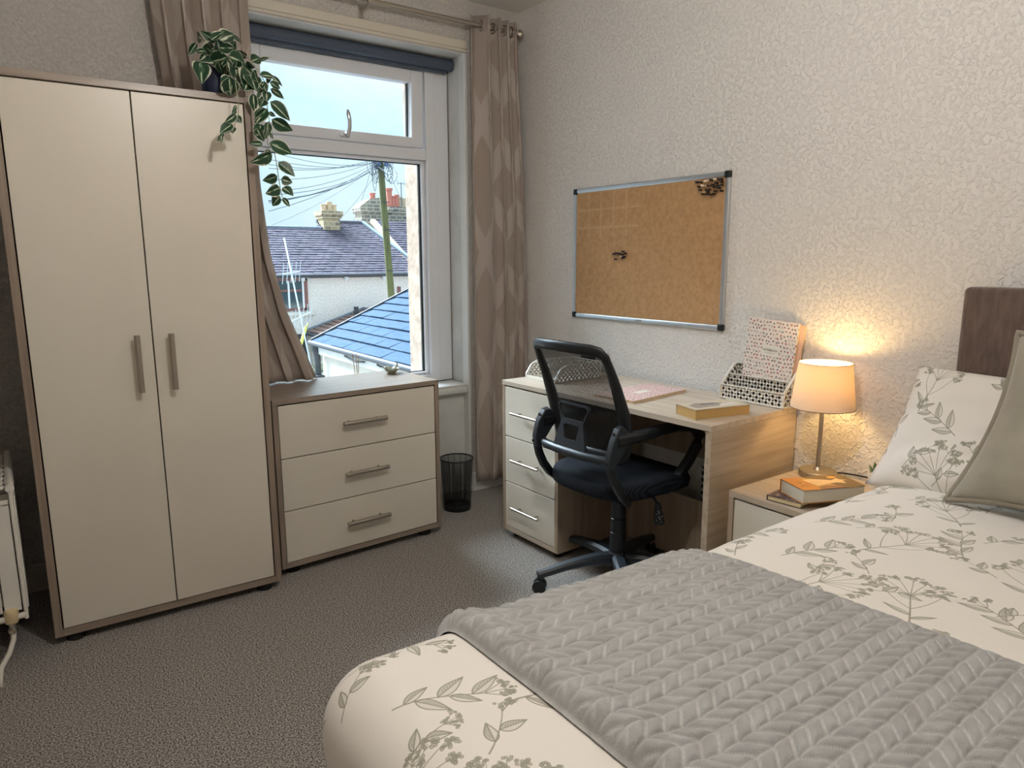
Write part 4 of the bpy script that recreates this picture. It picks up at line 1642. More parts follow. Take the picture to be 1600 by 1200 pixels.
def bx_(z):                                           # fore-aft position of the back at height z
    return float(np.interp(z, [.56, .60, .66, .74, .86, .94, .99], [-.148, -.150, -.160, -.182, -.226, -.262, -.290]))


def bpt(y, z, off=0.0):
    return Vector((bx_(z) - .034 * (1 - (y / .19) ** 2) + off, y, z))


HW = lambda z: float(np.interp(z, [.575, .63, .75, .88, .96, .99], [.165, .186, .192, .190, .186, .176]))
fr_ = []
for y in np.linspace(0, .150, 5):
    fr_.append(bpt(y, .575))
for z in (.585, .61, .65, .70, .75, .80, .85, .90, .94, .962):
    fr_.append(bpt(HW(z), z))
fr_.append(bpt(.172, .980))
for y in (.14, .10, .05, 0):
    fr_.append(bpt(y, .990 - .004 * (y / .14)))
full_ = fr_ + [Vector((p.x, -p.y, p.z)) for p in fr_[-2:0:-1]]
full_.append(full_[0].copy())
full_.append(full_[1].copy())
k_ = MB()
k_.tube(full_, [.020 + .013 * max(0, 1 - abs(p.z - .72) / .22) for p in full_], 10, cap=False, flat=.5, up=(1, 0, 0))
k_.build('backrest_frame', M['blackp'], oc, True)
zz_ = np.linspace(.58, .982, 26)
P = np.zeros((26, 17, 3))
UVb = np.zeros((26, 17, 2))
for i, z in enumerate(zz_):
    hw_ = HW(z) - .004
    for j in range(17):
        y = hw_ * (j / 8 - 1)
        P[i, j] = bpt(y, z)
        UVb[i, j] = (y + .5, z)
grid('backrest_net', P, UVb, M['chair_mesh'], oc)
# rear cross bar with the lumbar plate
br_ = MB()
br_.tube([(-.236, -.198, .588), (-.256, -.15, .588), (-.268, -.07, .588), (-.270, 0, .588), (-.268, .07, .588), (-.256, .15, .588), (-.236, .198, .588)], .0175, 12, up=(0, 0, 1))
br_.build('cross_bar', M['blackp2'], oc, 'auto')
lp = MB()


def ring_plate(mb, outer, inner, th):
    L = []
    for off in (0, th):
        for loop in (outer, inner):
            L.append([mb.bm.verts.new(Vector((float(np.interp(z, [.59, .63, .70, .77], [-.274, -.264, -.254, -.250])) + off - .006 * (1 - (y / .1) ** 2), y, z))) for y, z in loop])
    n = len(outer)
    for k in range(n):
        q = (k + 1) % n
        mb.bm.faces.new((L[0][k], L[0][q], L[1][q], L[1][k]))
        mb.bm.faces.new((L[2][k], L[3][k], L[3][q], L[2][q]))
        mb.bm.faces.new((L[0][k], L[2][k], L[2][q], L[0][q]))
        mb.bm.faces.new((L[1][k], L[1][q], L[3][q], L[3][k]))


def quad_loop(yb, yt, zb, zt, arch, r, n=6):
    out = []
    for (cy, cz, a0) in ((yt - r, zt - r, 0), (-yt + r, zt - r, 90), (-yb + r, zb + r, 180), (yb - r, zb + r, 270)):
        for k in range(n):
            a = math.radians(a0 + 90 * k / (n - 1))
            y, z = cy + r * math.cos(a), cz + r * math.sin(a)
            out.append((y, z + (arch * (1 - (y / .08) ** 2) if z > (zb + zt) / 2 else 0)))
    return out


ring_plate(lp, quad_loop(.088, .062, .592, .704, .006, .012), quad_loop(.034, .042, .634, .686, .006, .012), .010)
ring_plate(lp, quad_loop(.066, .084, .700, .768, .010, .012), quad_loop(.062, .078, .708, .760, .010, .010), .012)
lp.build('lumbar_plate', M['blackp2'], oc, 'auto')
for s in (-1, 1):
    k_ = MB()
    k_.bar([(-.262, s * .200, .562), (-.250, s * .204, .60), (-.224, s * .206, .65), (-.198, s * .205, .684), (-.186, s * .202, .696)], [.022, .024, .026, .030, .026], [.022, .052, .078, .084, .060], up=(1, 0, 0))
    k_.build('arm_bracket', M['blackp2'], oc, 'auto')
    k_ = MB()
    k_.bar([(-.235, s * .205, .665), (-.18, s * .207, .668), (-.10, s * .212, .668), (-.02, s * .214, .676), (.07, s * .214, .676), (.14, s * .213, .664), (.195, s * .211, .645),
            (.222, s * .209, .618), (.212, s * .208, .585), (.165, s * .206, .525), (.11, s * .203, .470), (.06, s * .190, .425), (.03, s * .150, .405)],
           [.040, .046, .050, .052, .052, .050, .048, .044, .040, .036, .036, .036, .034], [.044, .042, .034, .030, .030, .030, .032, .036, .040, .040, .042, .034, .016], bev=.5)
    k_.build('armrest', M['blackp'], oc, 'auto')
    k_ = MB()
    k_.bar([(-.258, s * .202, .572), (-.246, s * .205, .535), (-.222, s * .208, .490), (-.190, s * .206, .448), (-.150, s * .194, .414), (-.10, s * .150, .404)], .030, [.018, .022, .024, .024, .022, .014], up=(0, 1, 0))
    k_.build('arm_strut', M['blackp'], oc, 'auto')
    for x_, z_ in ((-.270, .590), (-.238, .692)):
        MB().lathe([(0, 0), (.006, 0), (.006, .003), (0, .003)], (x_ - .006, s * .206, z_), 12, Matrix.Rotation(-PI / 2, 3, 'Y')).build('bolt', M['foot'], oc)
lv = MB().tube([(.0, -.05, .388), (.03, -.10, .388), (.065, -.125, .374), (.082, -.130, .345)], .0045, 8).build('lever', M['blackp'], oc, True)
pd = MB().bar([(.082, -.130, .350), (.084, -.131, .330), (.088, -.132, .300), (.092, -.133, .268), (.094, -.133, .256)], [.018, .026, .036, .042, .034], .010, up=(.7, .7, .1), bev=.6).build('lever_paddle', M['blackp'], lv, 'auto')
mk = MB()
rr = random.Random(2)
fwd_ = Vector((-.72, -.69, 0))
for k in range(12):
    c = Vector((.0805, -.1405, .0)) + Vector((.008, -.0075, 0)) * rr.uniform(-1, 1) + Vector((.002, 0, .275 + k * .0042))
    mk.box(c.x - .0008 - rr.random() * .002, c.x + .0016, c.y - .002, c.y + .002, c.z, c.z + rr.uniform(.001, .0035))
mk.build('lever_symbols', M['white_paint'], lv)

# ================================================================== BED
BX0, BYN, BYF, BZT, BR = -1.955, -2.130, -3.43, .642, .10     # flat top limits, top height, edge radius

bd = thing('bed', 'double bed with brown upholstered headboard, head against the wall', 'bed', (0, 0, 0))
MB().box(-1.95, -.10, BYF - .01, BYN - .005, .045, .335, .012).build('divan_base', M['divan'], bd, 'auto')
MB().box(-1.955, -.10, BYF - .005, BYN - .01, .337, .575, .05, 4).build('mattress', M['mattress'], bd, 'auto')
hb = MB().box(-.085, -.012, BYF - .09, -2.150, .25, 1.211, .016, 4)
hb.build('headboard', M['headboard'], bd, 'auto')
for x in (-1.82, -.2):
    for y in (BYF + .06, BYN - .08):
        MB().lathe([(0, 0), (.025, 0), (.025, .046), (0, .046)], (x, y, 0), 12).build('foot', M['foot'], bd, 'auto')


def top_z(a, b):
    """height of the made bed under a flat point"""
    u = (a - BX0) / (0 - BX0)
    v = (b - BYF) / (BYN - BYF)
    pf = .020 * max(0, min(1, (4 * u * (1 - u)))) ** .5 * max(0, min(1, 4 * v * (1 - v))) ** .5 if 0 < u < 1 and 0 < v < 1 else 0
    wr = .007 * noise.noise(Vector((a * 2.2, b * 3.1, 1.7))) + .0045 * noise.noise(Vector((a * 9 + 2 * b, b * 4.2, 8.2)))
    wr += .006 * noise.noise(Vector((a * 3 + b * 7, (b - a) * 2.0, 4.4))) * max(0, min(1, (a + 1.1) / .7))
    return BZT + pf + wr + .028 * max(0.0, min(1.0, (.45 - u) / .45))


def drape(a, b, off=0.0):
    """cloth laid on the bed: flattened (a, b) to a point in the room, falling over foot and sides"""
    ex = BX0 - a if a < BX0 else 0.0
    ey = b - BYN if b > BYN else (b - BYF if b < BYF else 0.0)
    ca, cb_ = max(a, BX0), min(max(b, BYF), BYN)
    zt = top_z(ca, cb_)
    e = math.hypot(ex, ey)
    if e < 1e-9:
        return (ca, cb_, zt + off)
    dx, dy = -ex / e, ey / e
    th = min(e / BR, PI / 2)
    rest = max(0, e - BR * PI / 2)
    fold = .010 * math.sin(9 * (a - b)) * min(1, rest / .15)
    r = BR + off
    hor = r * math.sin(th) + fold
    return (ca + dx * hor, cb_ + dy * hor, zt - BR + r * math.cos(th) - rest * .98)


def cloth(fn, a0, a1, na, b0, b1, nb):
    A = np.linspace(a0, a1, na)
    B = np.linspace(b0, b1, nb)
    return [[fn(a, b) for b in B] for a in A], A, B


Pd, A_, B_ = cloth(lambda a, b: drape(a, b), BX0 - .44, -.06, 185, BYF - .42, BYN + .42, 170)
UVd = np.stack(np.meshgrid(-B_ / .94, A_ / .94), -1)
dv = grid('duvet', Pd, UVd, M['bedding'], None, thick=.012)
tag(dv, 'cream duvet printed with grey cow parsley covering the whole bed', 'duvet')

# fleece throw with herringbone quilting
TA0, TA1 = -1.815, -1.165
sm = lambda x: max(0.0, min(1.0, x)) ** 2 * (3 - 2 * max(0.0, min(1.0, x)))


def fleece(a, b):
    aa = a + .012 * noise.noise(Vector((b * 2.3, 0, 5))) * (1 if a < -1.4 else -.4)
    dl, dr = a - TA0, TA1 - a
    body = .013
    body += .014 * sm(dl / .03) * (1 - sm((dl - .03) / .07))          # rolled fold along the foot side
    body *= sm(dl / .012 + .12) * sm(dr / .010 + .15)
    c = (b + .02 * noise.noise(Vector((a * 1.4, b * 1.4, 2)))) / .030
    k = math.floor(c)
    f = c - k
    sg = 1 if k % 2 else -1
    g = a / .034 + sg * (f - .5) * .95
    q = g - math.floor(g)
    pad = (1 - abs(2 * f - 1) ** 6) * (1 - abs(2 * q - 1) ** 3)
    h = .0075 * pad * sm(dl / .018) * sm(dr / .03)
    h += .003 * noise.noise(Vector((a * 30, b * 30, 0))) * .5
    w_ = .007 * noise.noise(Vector((a * 5, b * 3.2, 9.1)))
    return drape(aa, b, max(.0035, body + h + max(0, w_) * .6))


Pt, A_, B_ = cloth(fleece, TA0, TA1, 230, BYF - .25, BYN + .30, 900)
tw = grid('throw_blanket', Pt, None, M['throw'], None)
tag(tw, 'silver grey fleece throw with herringbone quilting across the foot of the bed', 'throw')


# pillow and cushion
def puff(name, c, U, V, hu, hv, T, mat, parent, pinch=.08, uvs=.72, taper=0.0, n=34, wr=.004, full=2.6):
    """two-sided stuffed square; U, V in-plane axes, T half thickness"""
    U, V = Vector(U).normalized(), Vector(V).normalized()
    N_ = U.cross(V).normalized()
    c = Vector(c)
    s = np.linspace(-1, 1, n)
    out = []

    def pt(u, v, side):
        pu = u * (1 - pinch * (1 - v * v)) * (1 - taper * v)
        pv = v * (1 - pinch * (1 - u * u))
        t = ((1 - abs(u) ** full) * (1 - abs(v) ** full)) ** .6
        w_ = wr * noise.noise(Vector((u * 4 + side, v * 4, T * 50))) * 2
        return c + U * (pu * hu) + V * (pv * hv) + N_ * (side * (T * t + (w_ if abs(u) < .98 and abs(v) < .98 else 0)))
    bm = bmesh.new()
    uvl = bm.loops.layers.uv.new('UVMap')
    edge = []
    vs = {}
    for side in (1, -1):
        for i, v in enumerate(s):
            for j, u in enumerate(s):
                key = (i, j, side if (0 < i < n - 1 and 0 < j < n - 1) else 0)
                if key not in vs:
                    vs[key] = bm.verts.new(pt(u, v, side if key[2] else 0))
        for i in range(n - 1):
            for j in range(n - 1):
                q = []
                for (a, b) in ((i, j), (i, j + 1), (i + 1, j + 1), (i + 1, j)):
                    q.append((a, b, side if (0 < a < n - 1 and 0 < b < n - 1) else 0))
                if side < 0:
                    q = q[::-1]
                f = bm.faces.new([vs[k] for k in q])
                for l, k in zip(f.loops, q):
                    l[uvl].uv = ((s[k[1]] * hu + 0.21) / uvs, (s[k[0]] * hv + .30) / uvs)
    for j in range(n):
        edge.append(vs[(0, j, 0)].co.copy())
    for i in range(1, n):
        edge.append(vs[(i, n - 1, 0)].co.copy())
    for j in range(n - 2, -1, -1):
        edge.append(vs[(n - 1, j, 0)].co.copy())
    for i in range(n - 2, 0, -1):
        edge.append(vs[(i, 0, 0)].co.copy())
    bmesh.ops.recalc_face_normals(bm, faces=bm.faces[:])
    me = bpy.data.meshes.new(name)
    bm.to_mesh(me)
    bm.free()
    return link(name, me, mat, parent, True), edge


pl, _e = puff('pillow', (-.215, -2.405, .795), (0, -1, 0), (.19, 0, .36), .360, .200, .082, M['bedding_pillow'], None, pinch=.05, taper=.055, wr=.006, uvs=.86, full=4.0)
tag(pl, 'cream pillow printed with grey cow parsley, leaning on the headboard', 'pillow')
cu = thing('cushion', 'square grey velvet cushion with corded edge in front of the pillow', 'cushion', (0, 0, 0))
body, edge = puff('cushion_body', (-.368, -2.565, .893), (-.06, -1, .02), (.135, -.07, .43), .232, .232, .062, M['cushion'], cu, pinch=.14, wr=.005, full=3.6)
k_ = MB()
k_.tube(edge + [edge[0], edge[1]], .0088, 8, cap=False)
k_.build('corded_piping', M['piping'], cu, True)

# ================================================================== TRAILING PLANT ON THE WARDROBE
pp = at(335, 120, -.20)
plant = thing('trailing_plant', 'trailing variegated plant in a dark blue pot on top of the wardrobe', 'plant', (0, 0, 0))
PZ = WH + .001
MB().lathe([(0, 0), (.040, 0), (.044, .006), (.051, .105), (.056, .107), (.057, .128), (.052, .128), (.048, .108), (0, .104)], (pp.x, -.20, PZ), 32).build('pot', M['potblue'], plant, 'auto')
MB().lathe([(0, .108), (.049, .108), (.02, .116), (0, .118)], (pp.x, -.20, PZ), 20).build('soil', M['soil'], plant, True)


def leaf_mesh(wr, bend, fold):
    bm = bmesh.new()
    uvl = bm.loops.layers.uv.new('UVMap')
    n = 7
    cols = (-1, -.5, 0, .5, 1)
    V = []
    for i in range(n + 1):
        t = i / n
        ww = wr * .5 * (math.sin(PI * min(1, t * .92 + .06)) ** .75) * (1 - .62 * t ** 2.2) * 1.15 if 0 < i < n else (.004 if i == 0 else .001)
        V.append([bm.verts.new((t, u * ww, -bend * t * t + fold * abs(u) * ww)) for u in cols])
    for i in range(n):
        for j in range(4):
            f = bm.faces.new((V[i][j], V[i + 1][j], V[i + 1][j + 1], V[i][j + 1]))
            for l, (a, b) in zip(f.loops, ((i, j), (i + 1, j), (i + 1, j + 1), (i, j + 1))):
                l[uvl].uv = (cols[b], a / n)
            f.smooth = True
    me = bpy.data.meshes.new('leaf')
    bm.to_mesh(me)
    bm.free()
    me.materials.append(M['leaf'])
    return me


LM = {}
lr = random.Random(4)


def leaf(b, t, wr, yb, yt=None):
    """leaf from photo pixel b to t, hanging at depth yb .. yt"""
    yt = yb if yt is None else yt
    P0, P1 = at(b[0], b[1], yb), at(t[0], t[1], yt)
    d = P1 - P0
    L = d.length
    k = round(wr * 12.5)
    if k not in LM:
        LM[k] = leaf_mesh(k / 10, .10, .30)
    X = d.normalized()
    view = (CAM - P0).normalized()
    Z = (view - X * view.dot(X)).normalized()
    Z = (Matrix.Rotation(lr.uniform(-.7, .7), 3, X) @ Z)
    Y = Z.cross(X)
    o = bpy.data.objects.new('leaf', LM[k])
    COL.objects.link(o)
    o.parent = plant
    o.matrix_world = Matrix(((X.x * L, Y.x * L, Z.x * L, P0.x), (X.y * L, Y.y * L, Z.y * L, P0.y), (X.z * L, Y.z * L, Z.z * L, P0.z), (0, 0, 0, 1)))
    return o


def q1(x, y):
    return (280 + x / 8, 40 + y / 8)


def q2(x, y):
    return (320 + x / 7.056, 170 + y / 7.056)


crown = [((460, 200), (258, 70), .5), ((500, 190), (690, 100), .8), ((490, 270), (710, 290), .5), ((450, 270), (275, 440), .6), ((215, 215), (120, 380), .4),
         ((330, 320), (195, 320), .5), ((290, 160), (200, 130), .5), ((680, 120), (770, 215), .4), ((610, 390), (340, 470), .5), ((620, 390), (840, 470), .7),
         ((700, 300), (835, 430), .7), ((265, 450), (292, 690), .4), ((488, 450), (550, 640), .4), ((600, 420), (590, 650), .5), ((640, 560), (770, 500), .3),
         ((715, 520), (730, 690), .3), ((800, 470), (760, 650), .6), ((640, 640), (560, 830), .6), ((620, 640), (650, 900), .6), ((690, 650), (790, 780), .5),
         ((900, 600), (835, 790), .7), ((880, 620), (965, 790), .6), ((830, 470), (940, 530), .5), ((900, 450), (1030, 390), .5), ((1000, 440), (1120, 395), .3),
         ((930, 560), (970, 705), .4), ((400, 180), (560, 60), .5), ((520, 330), (480, 180), .6), ((600, 330), (700, 200), .6), ((420, 330), (300, 250), .5),
         ((560, 420), (480, 560), .5), ((720, 430), (690, 600), .5)]
for b, t, wr in crown:
    leaf(q1(*b), q1(*t), wr, -.24 - .12 * lr.random() - (.10 if t[1] > 700 else 0), -.26 - .08 * lr.random() - (.13 if t[1] > 650 else 0))
trail = [((1140, 620), (1095, 735), .4), ((1150, 630), (1300, 755), .3), ((1130, 710), (1275, 785), .5), ((1140, 790), (1320, 912), .4), ((1010, 620), (1210, 632), .4),
         ((1070, 700), (960, 840), .5), ((1080, 800), (968, 945), .5), ((1090, 820), (1095, 950), .6), ((1135, 950), (1402, 1182), .5), ((930, 850), (938, 1085), .5),
         ((1090, 1045), (945, 1190), .6), ((1110, 1090), (1212, 1132), .5), ((1020, 700), (1100, 830), .6), ((1060, 920), (1010, 1010), .6)]
for b, t, wr in trail:
    leaf(q1(*b), q1(*t), wr, -.43 - .03 * lr.random(), -.43 - .03 * lr.random())
trail2 = [((690, 0), (548, 165), .6), ((735, 115), (972, 252), .5), ((700, 140), (668, 345), .4), ((570, 210), (650, 365), .6), ((720, 265), (752, 335), .4),
          ((640, 390), (488, 384), .4), ((710, 378), (975, 492), .5), ((745, 500), (508, 606), .5), ((690, 440), (702, 565), .5), ((808, 590), (1000, 738), .5),
          ((800, 740), (640, 800), .6), ((840, 778), (968, 815), .7), ((828, 870), (676, 942), .6), ((855, 868), (980, 952), .6), ((832, 965), (738, 1072), .6),
          ((860, 978), (938, 1082), .4), ((640, 300), (560, 200), .6), ((620, 170), (570, 290), .6)]
for b, t, wr in trail2:
    leaf(q2(*b), q2(*t), wr, -.43 - .03 * lr.random(), -.43 - .03 * lr.random())
door_strand = [((345, -40), (310, 40), .5), ((340, 10), (300, 60), .5), ((345, 62), (222, 162), .5), ((345, 80), (405, 158), .7), ((300, 165), (165, 262), .5), ((300, 190), (305, 272), .7),
               ((205, 262), (140, 362), .3), ((180, 270), (190, 382), .3)]
for b, t, wr in door_strand:
    leaf(q2(*b), q2(*t), wr, -.50 - .02 * lr.random(), -.50 - .02 * lr.random())


def vine(pts, r=.0016):
    k = MB()
    k.tube([at(x, y, d) for x, y, d in pts], r, 6)
    return k.build('vine_stem', M['vine'], plant, True)


S1, S2 = (lambda x, y, d: q1(x, y) + (d,)), (lambda x, y, d: q2(x, y) + (d,))
vine([S1(560, 420, -.22), S1(760, 330, -.30), S1(900, 440, -.36), S1(1010, 600, -.43), S1(1090, 740, -.44), S2(690, 0, -.44), S2(712, 130, -.44), S2(690, 300, -.44), S2(690, 385, -.44), S2(762, 450, -.44),
      S2(790, 600, -.44), S2(820, 800, -.44), S2(835, 900, -.44), S2(855, 975, -.44)])
vine([S1(540, 420, -.22), S1(610, 560, -.36), S1(700, 700, -.46), S2(372, -60, -.50), S2(368, 60, -.51), S2(330, 180, -.51), S2(300, 255, -.51), S2(200, 265, -.51)])
vine([S1(560, 420, -.22), S1(620, 420, -.30), S1(700, 310, -.32), S1(800, 230, -.32), S1(900, 210, -.32)], .0013)
for e_ in ((460, 200), (500, 190), (330, 320), (215, 215), (265, 450), (640, 640), (900, 600)):
    vine([S1(500, 430, -.21), S1((500 + e_[0]) / 2, min(430, e_[1]) - 30, -.25), S1(e_[0], e_[1], -.29)], .0014)

# ================================================================== CEILING PENDANT (lights the room from above, out of frame)
pe = thing('pendant_light', 'bare bulb pendant hanging from the middle of the ceiling', 'light', (-1.64, -2.15, ZC))
MB().lathe([(0, -.03), (.03, -.03), (.05, -.008), (.05, -.0005), (0, -.0005)], n=24).build('ceiling_rose', M['white_paint'], pe, 'auto')
MB().tube([(0, 0, -.03), (0, 0, -.20)], .003, 8).build('flex', M['white_paint'], pe)
MB().lathe([(0, -.245), (.014, -.245), (.018, -.235), (.016, -.20), (0, -.195)], n=16).build('bulb_holder', M['white_paint'], pe, 'auto')
MB().lathe([(0, -.355), (.022, -.352), (.046, -.330), (.055, -.300), (.046, -.272), (.020, -.250), (0, -.2455)], n=24).build('bulb', M['bulb'], pe, True)

# ================================================================== OUTSIDE
GZ = -3.2
M['ground'] = nmat('yard_concrete', lin(140, 136, 130), .9, var=(1.5, lin(134, 130, 124), .4, .7))
M['stone'] = nmat('sandstone_jamb', lin(178, 156, 136), .85, var=(18, lin(140, 120, 104), .35, .7), bump=(30, .5, .006))
M['dash'] = nmat('pebble_dash_render', lin(246, 236, 228), .9, var=(26, lin(206, 196, 188), .40, .66), bump=(40, .6, .02))
M['render'] = nmat('cream_render', lin(226, 220, 210), .85, var=(1.2, lin(208, 202, 192), .4, .7))
M['slate'] = nmat('purple_grey_slate', lin(92, 85, 96), .8, spec=.15, var=(2.6, lin(76, 73, 84), .38, .64, (1.6, 1, 1)))
M['slate_b'] = nmat('blue_grey_roof_slate', lin(62, 80, 100), .8, spec=.06, var=(3.5, lin(54, 72, 92), .4, .7, (6, 1, 1)))
M['ridge'] = nmat('ridge_tiles', lin(104, 104, 114), .8, spec=.15)
M['lead'] = nmat('pale_lead_flashing', lin(120, 130, 142), .7, spec=.2)
M['browntile'] = nmat('brown_pantile', lin(150, 122, 112), .8, spec=.15, var=(1.5, lin(128, 106, 100), .35, .7))
M['redwood'] = nmat('red_brown_window_paint', lin(128, 84, 80), .5)
M['darkglass'] = nmat('dark_far_glass', lin(60, 78, 84), .08, spec=.8)
M['greenglass'] = nmat('pale_far_glass', lin(140, 170, 166), .1, spec=.8)
M['fascia'] = nmat('white_fascia', lin(228, 230, 230), .5)
M['gutter'] = nmat('dark_gutter', lin(58, 62, 68), .5)
M['pole'] = nmat('mossy_timber_pole', lin(112, 114, 72), .9, var=(7, lin(84, 84, 54), .35, .65, (4, 4, .25)), bump=(20, .5, .01, (4, 4, .3)))
M['wire'] = nmat('overhead_wire', lin(70, 80, 88), .6)
M['bluebox'] = nmat('blue_grey_cable_box', lin(84, 104, 138), .6)
M['redpot'] = nmat('red_clay_pot', lin(196, 120, 104), .8)
M['buffpot'] = nmat('buff_clay_pot', lin(206, 180, 150), .8)
M['aerial'] = nmat('pale_aerial_metal', lin(206, 214, 218), .4, metal=.3)
M['aerialdark'] = nmat('grey_aerial_metal', lin(120, 134, 142), .5)
M['yellow'] = nmat('yellow_paint', lin(214, 210, 112), .6)
M['shrubm'] = nmat('pale_shrub_leaves', lin(150, 156, 136), .9, var=(8, lin(190, 188, 170), .4, .65))


def stone_blocks(name, c1, c2, mortar, w_, h_):
    m = nmat(name, c1, .9)
    t = m.node_tree
    b = t.nodes['Principled BSDF']
    br = t.nodes.new('ShaderNodeTexBrick')
    br.inputs['Scale'].default_value = 1
    br.inputs['Brick Width'].default_value = w_
    br.inputs['Row Height'].default_value = h_
    br.inputs['Mortar Size'].default_value = .018
    br.inputs['Color1'].default_value = c1
    br.inputs['Color2'].default_value = c2
    br.inputs['Mortar'].default_value = mortar
    co = t.nodes['Texture Coordinate']
    s = t.nodes.new('ShaderNodeSeparateXYZ')
    ad = t.nodes.new('ShaderNodeMath')
    ad.operation = 'ADD'
    cbn = t.nodes.new('ShaderNodeCombineXYZ')
    t.links.new(co.outputs['Object'], s.inputs[0])
    t.links.new(s.outputs[0], ad.inputs[0])
    t.links.new(s.outputs[1], ad.inputs[1])
    t.links.new(ad.outputs[0], cbn.inputs[0])
    t.links.new(s.outputs[2], cbn.inputs[1])
    t.links.new(cbn.outputs[0], br.inputs['Vector'])
    t.links.new(br.outputs['Color'], b.inputs['Base Color'])
    return m


M['stack'] = stone_blocks('chimney_stone', lin(150, 140, 124), lin(108, 104, 98), lin(186, 178, 162), .30, .15)
M['stack_y'] = stone_blocks('sooty_yellow_chimney_stone', lin(196, 172, 132), lin(128, 112, 92), lin(190, 176, 150), .26, .15)

structure(MB().box(-14, 30, .6, 60, GZ - .2, GZ).build('ground', M['ground']))
# stone dressings of this house's own window, outside
structure(MB().box(-.476, -.25, .421, .60, .50, 2.5, .006).build('trim_9', M['stone']))
structure(MB().box(-1.75, -1.41, .421, .60, .50, 2.5, .006).build('trim_10', M['stone']))
structure(MB().box(-1.75, -.25, .421, .60, 2.30, 2.75, .006).build('trim_11', M['stone']))
structure(MB().box(-1.75, -.25, .421, .66, .50, .632, .006).build('trim_12', M['lead']))


def slates(name, parent, mat, E0, E1, R0, R1, rows, wdt, th=.02, seed=1, single=False):
    """courses of slates between eave line E0-E1 and ridge line R0-R1"""
    E0, E1, R0, R1 = map(Vector, (E0, E1, R0, R1))
    rn = random.Random(seed)
    N_ = (E1 - E0).cross(R0 - E0).normalized()
    if N_.z < 0:
        N_ = -N_
    mb = MB() if not single else None
    objs = []
    for r in range(rows):
        t0, t1 = r / rows, min(1, (r + 1.12) / rows)
        A0, A1 = E0.lerp(R0, t0), E1.lerp(R1, t0)
        B0, B1 = E0.lerp(R0, t1), E1.lerp(R1, t1)
        L = (A1 - A0).length
        n = max(1, round(L / wdt))
        xs = [0.0] + [(k + (.5 if r % 2 else 0) + rn.uniform(-.04, .04)) / n for k in range(0 if r % 2 else 1, n)] + [1.0]
        for x0, x1 in zip(xs, xs[1:]):
            if x1 - x0 < .01:
                continue
            g = .008 / L if not single else .006 / L
            up = N_ * (th + rn.uniform(0, th * .6))
            q = [A0.lerp(A1, x0 + g) + up, A0.lerp(A1, x1 - g) + up, B0.lerp(B1, x1 - g) + N_ * .002, B0.lerp(B1, x0 + g) + N_ * .002]
            k = mb or MB()
            k.prism(q, -N_ * th * .9)
            if single:
                objs.append(k.build('slate', mat, parent))
    if mb:
        o = mb.build(name, mat, parent)
        o['kind'] = 'stuff'
        return o
    return objs


# ---- terraced house opposite
HY = 20.0
th_ = thing('terraced_house', 'pebble-dashed terraced house opposite with long purple slate roof', 'house', (0, 0, 0))
MB().box(-6, 10.15, HY, HY + 5, GZ, .80).build('wall', M['dash'], th_)
eL, eR = (-6, HY - .18, .815), (10.30, HY - .18, .815)
MB().prism([(-6, HY - .15, .76), (10.25, HY - .15, .76), (9.35, HY + 3.45, 2.60), (7.62, HY + 3.45, 2.60), (7.62, HY + 3.0, 2.38), (-6, HY + 3.0, 2.38)], (0, .25, -.12)).build('roof_deck', M['ridge'], th_)
slates('lower_slates', th_, M['slate'], eL, eR, (-6, HY + 3.0, 2.452), (9.60, HY + 3.0, 2.452), 20, .30, .022, 3)
slates('upper_slates', th_, M['slate'], (7.6, HY + 2.95, 2.43), (9.61, HY + 2.95, 2.43), (7.62, HY + 3.5, 2.715), (9.48, HY + 3.5, 2.715), 4, .30, .022, 4)
k_ = MB()
for i in range(32):
    x = -5.82 + i * .42
    k_.tube([(x, HY + 3.0, 2.455), (x + .41, HY + 3.0, 2.455)], .07, 8)
k_.build('ridge_tiles', M['lead'], th_)
k_ = MB()
for i in range(5):
    x = 7.62 + i * .37
    k_.tube([(x, HY + 3.5, 2.74), (x + .36, HY + 3.5, 2.74)], .07, 8)
k_.build('ridge_tiles', M['ridge'], th_)
MB().tube([(-6, HY - .24, .775), (10.25, HY - .24, .775)], .055, 8).build('gutter', M['gutter'], th_)
MB().bar([(9.5, HY + 3.5, 2.76), (9.72, HY + 2.6, 2.28), (10.36, HY - .1, .88)], .16, .10).build('verge_coping', M['lead'], th_)


def far_window(parent, x0, x1, z0, z1, y, mat_f, mat_g, split):
    f = MB()
    f.box(x0, x1, y - .06, y + .02, z1 - .07, z1)
    f.box(x0, x1, y - .06, y + .02, z0, z0 + .08)
    f.box(x0, x0 + .09, y - .06, y + .02, z0, z1)
    f.box(x1 - .12, x1, y - .06, y + .02, z0, z1)
    f.box(x0, x1, y - .05, y + .02, split - .035, split + .035)
    fo = f.build('window_frame', mat_f, parent)
    MB().box(x0 + .06, x1 - .08, y - .02, y, split, z1 - .04).build('pane', mat_g, fo)
    MB().box(x0 + .06, x1 - .08, y - .02, y, z0 + .04, split).build('pane', mat_g, fo)
    return fo


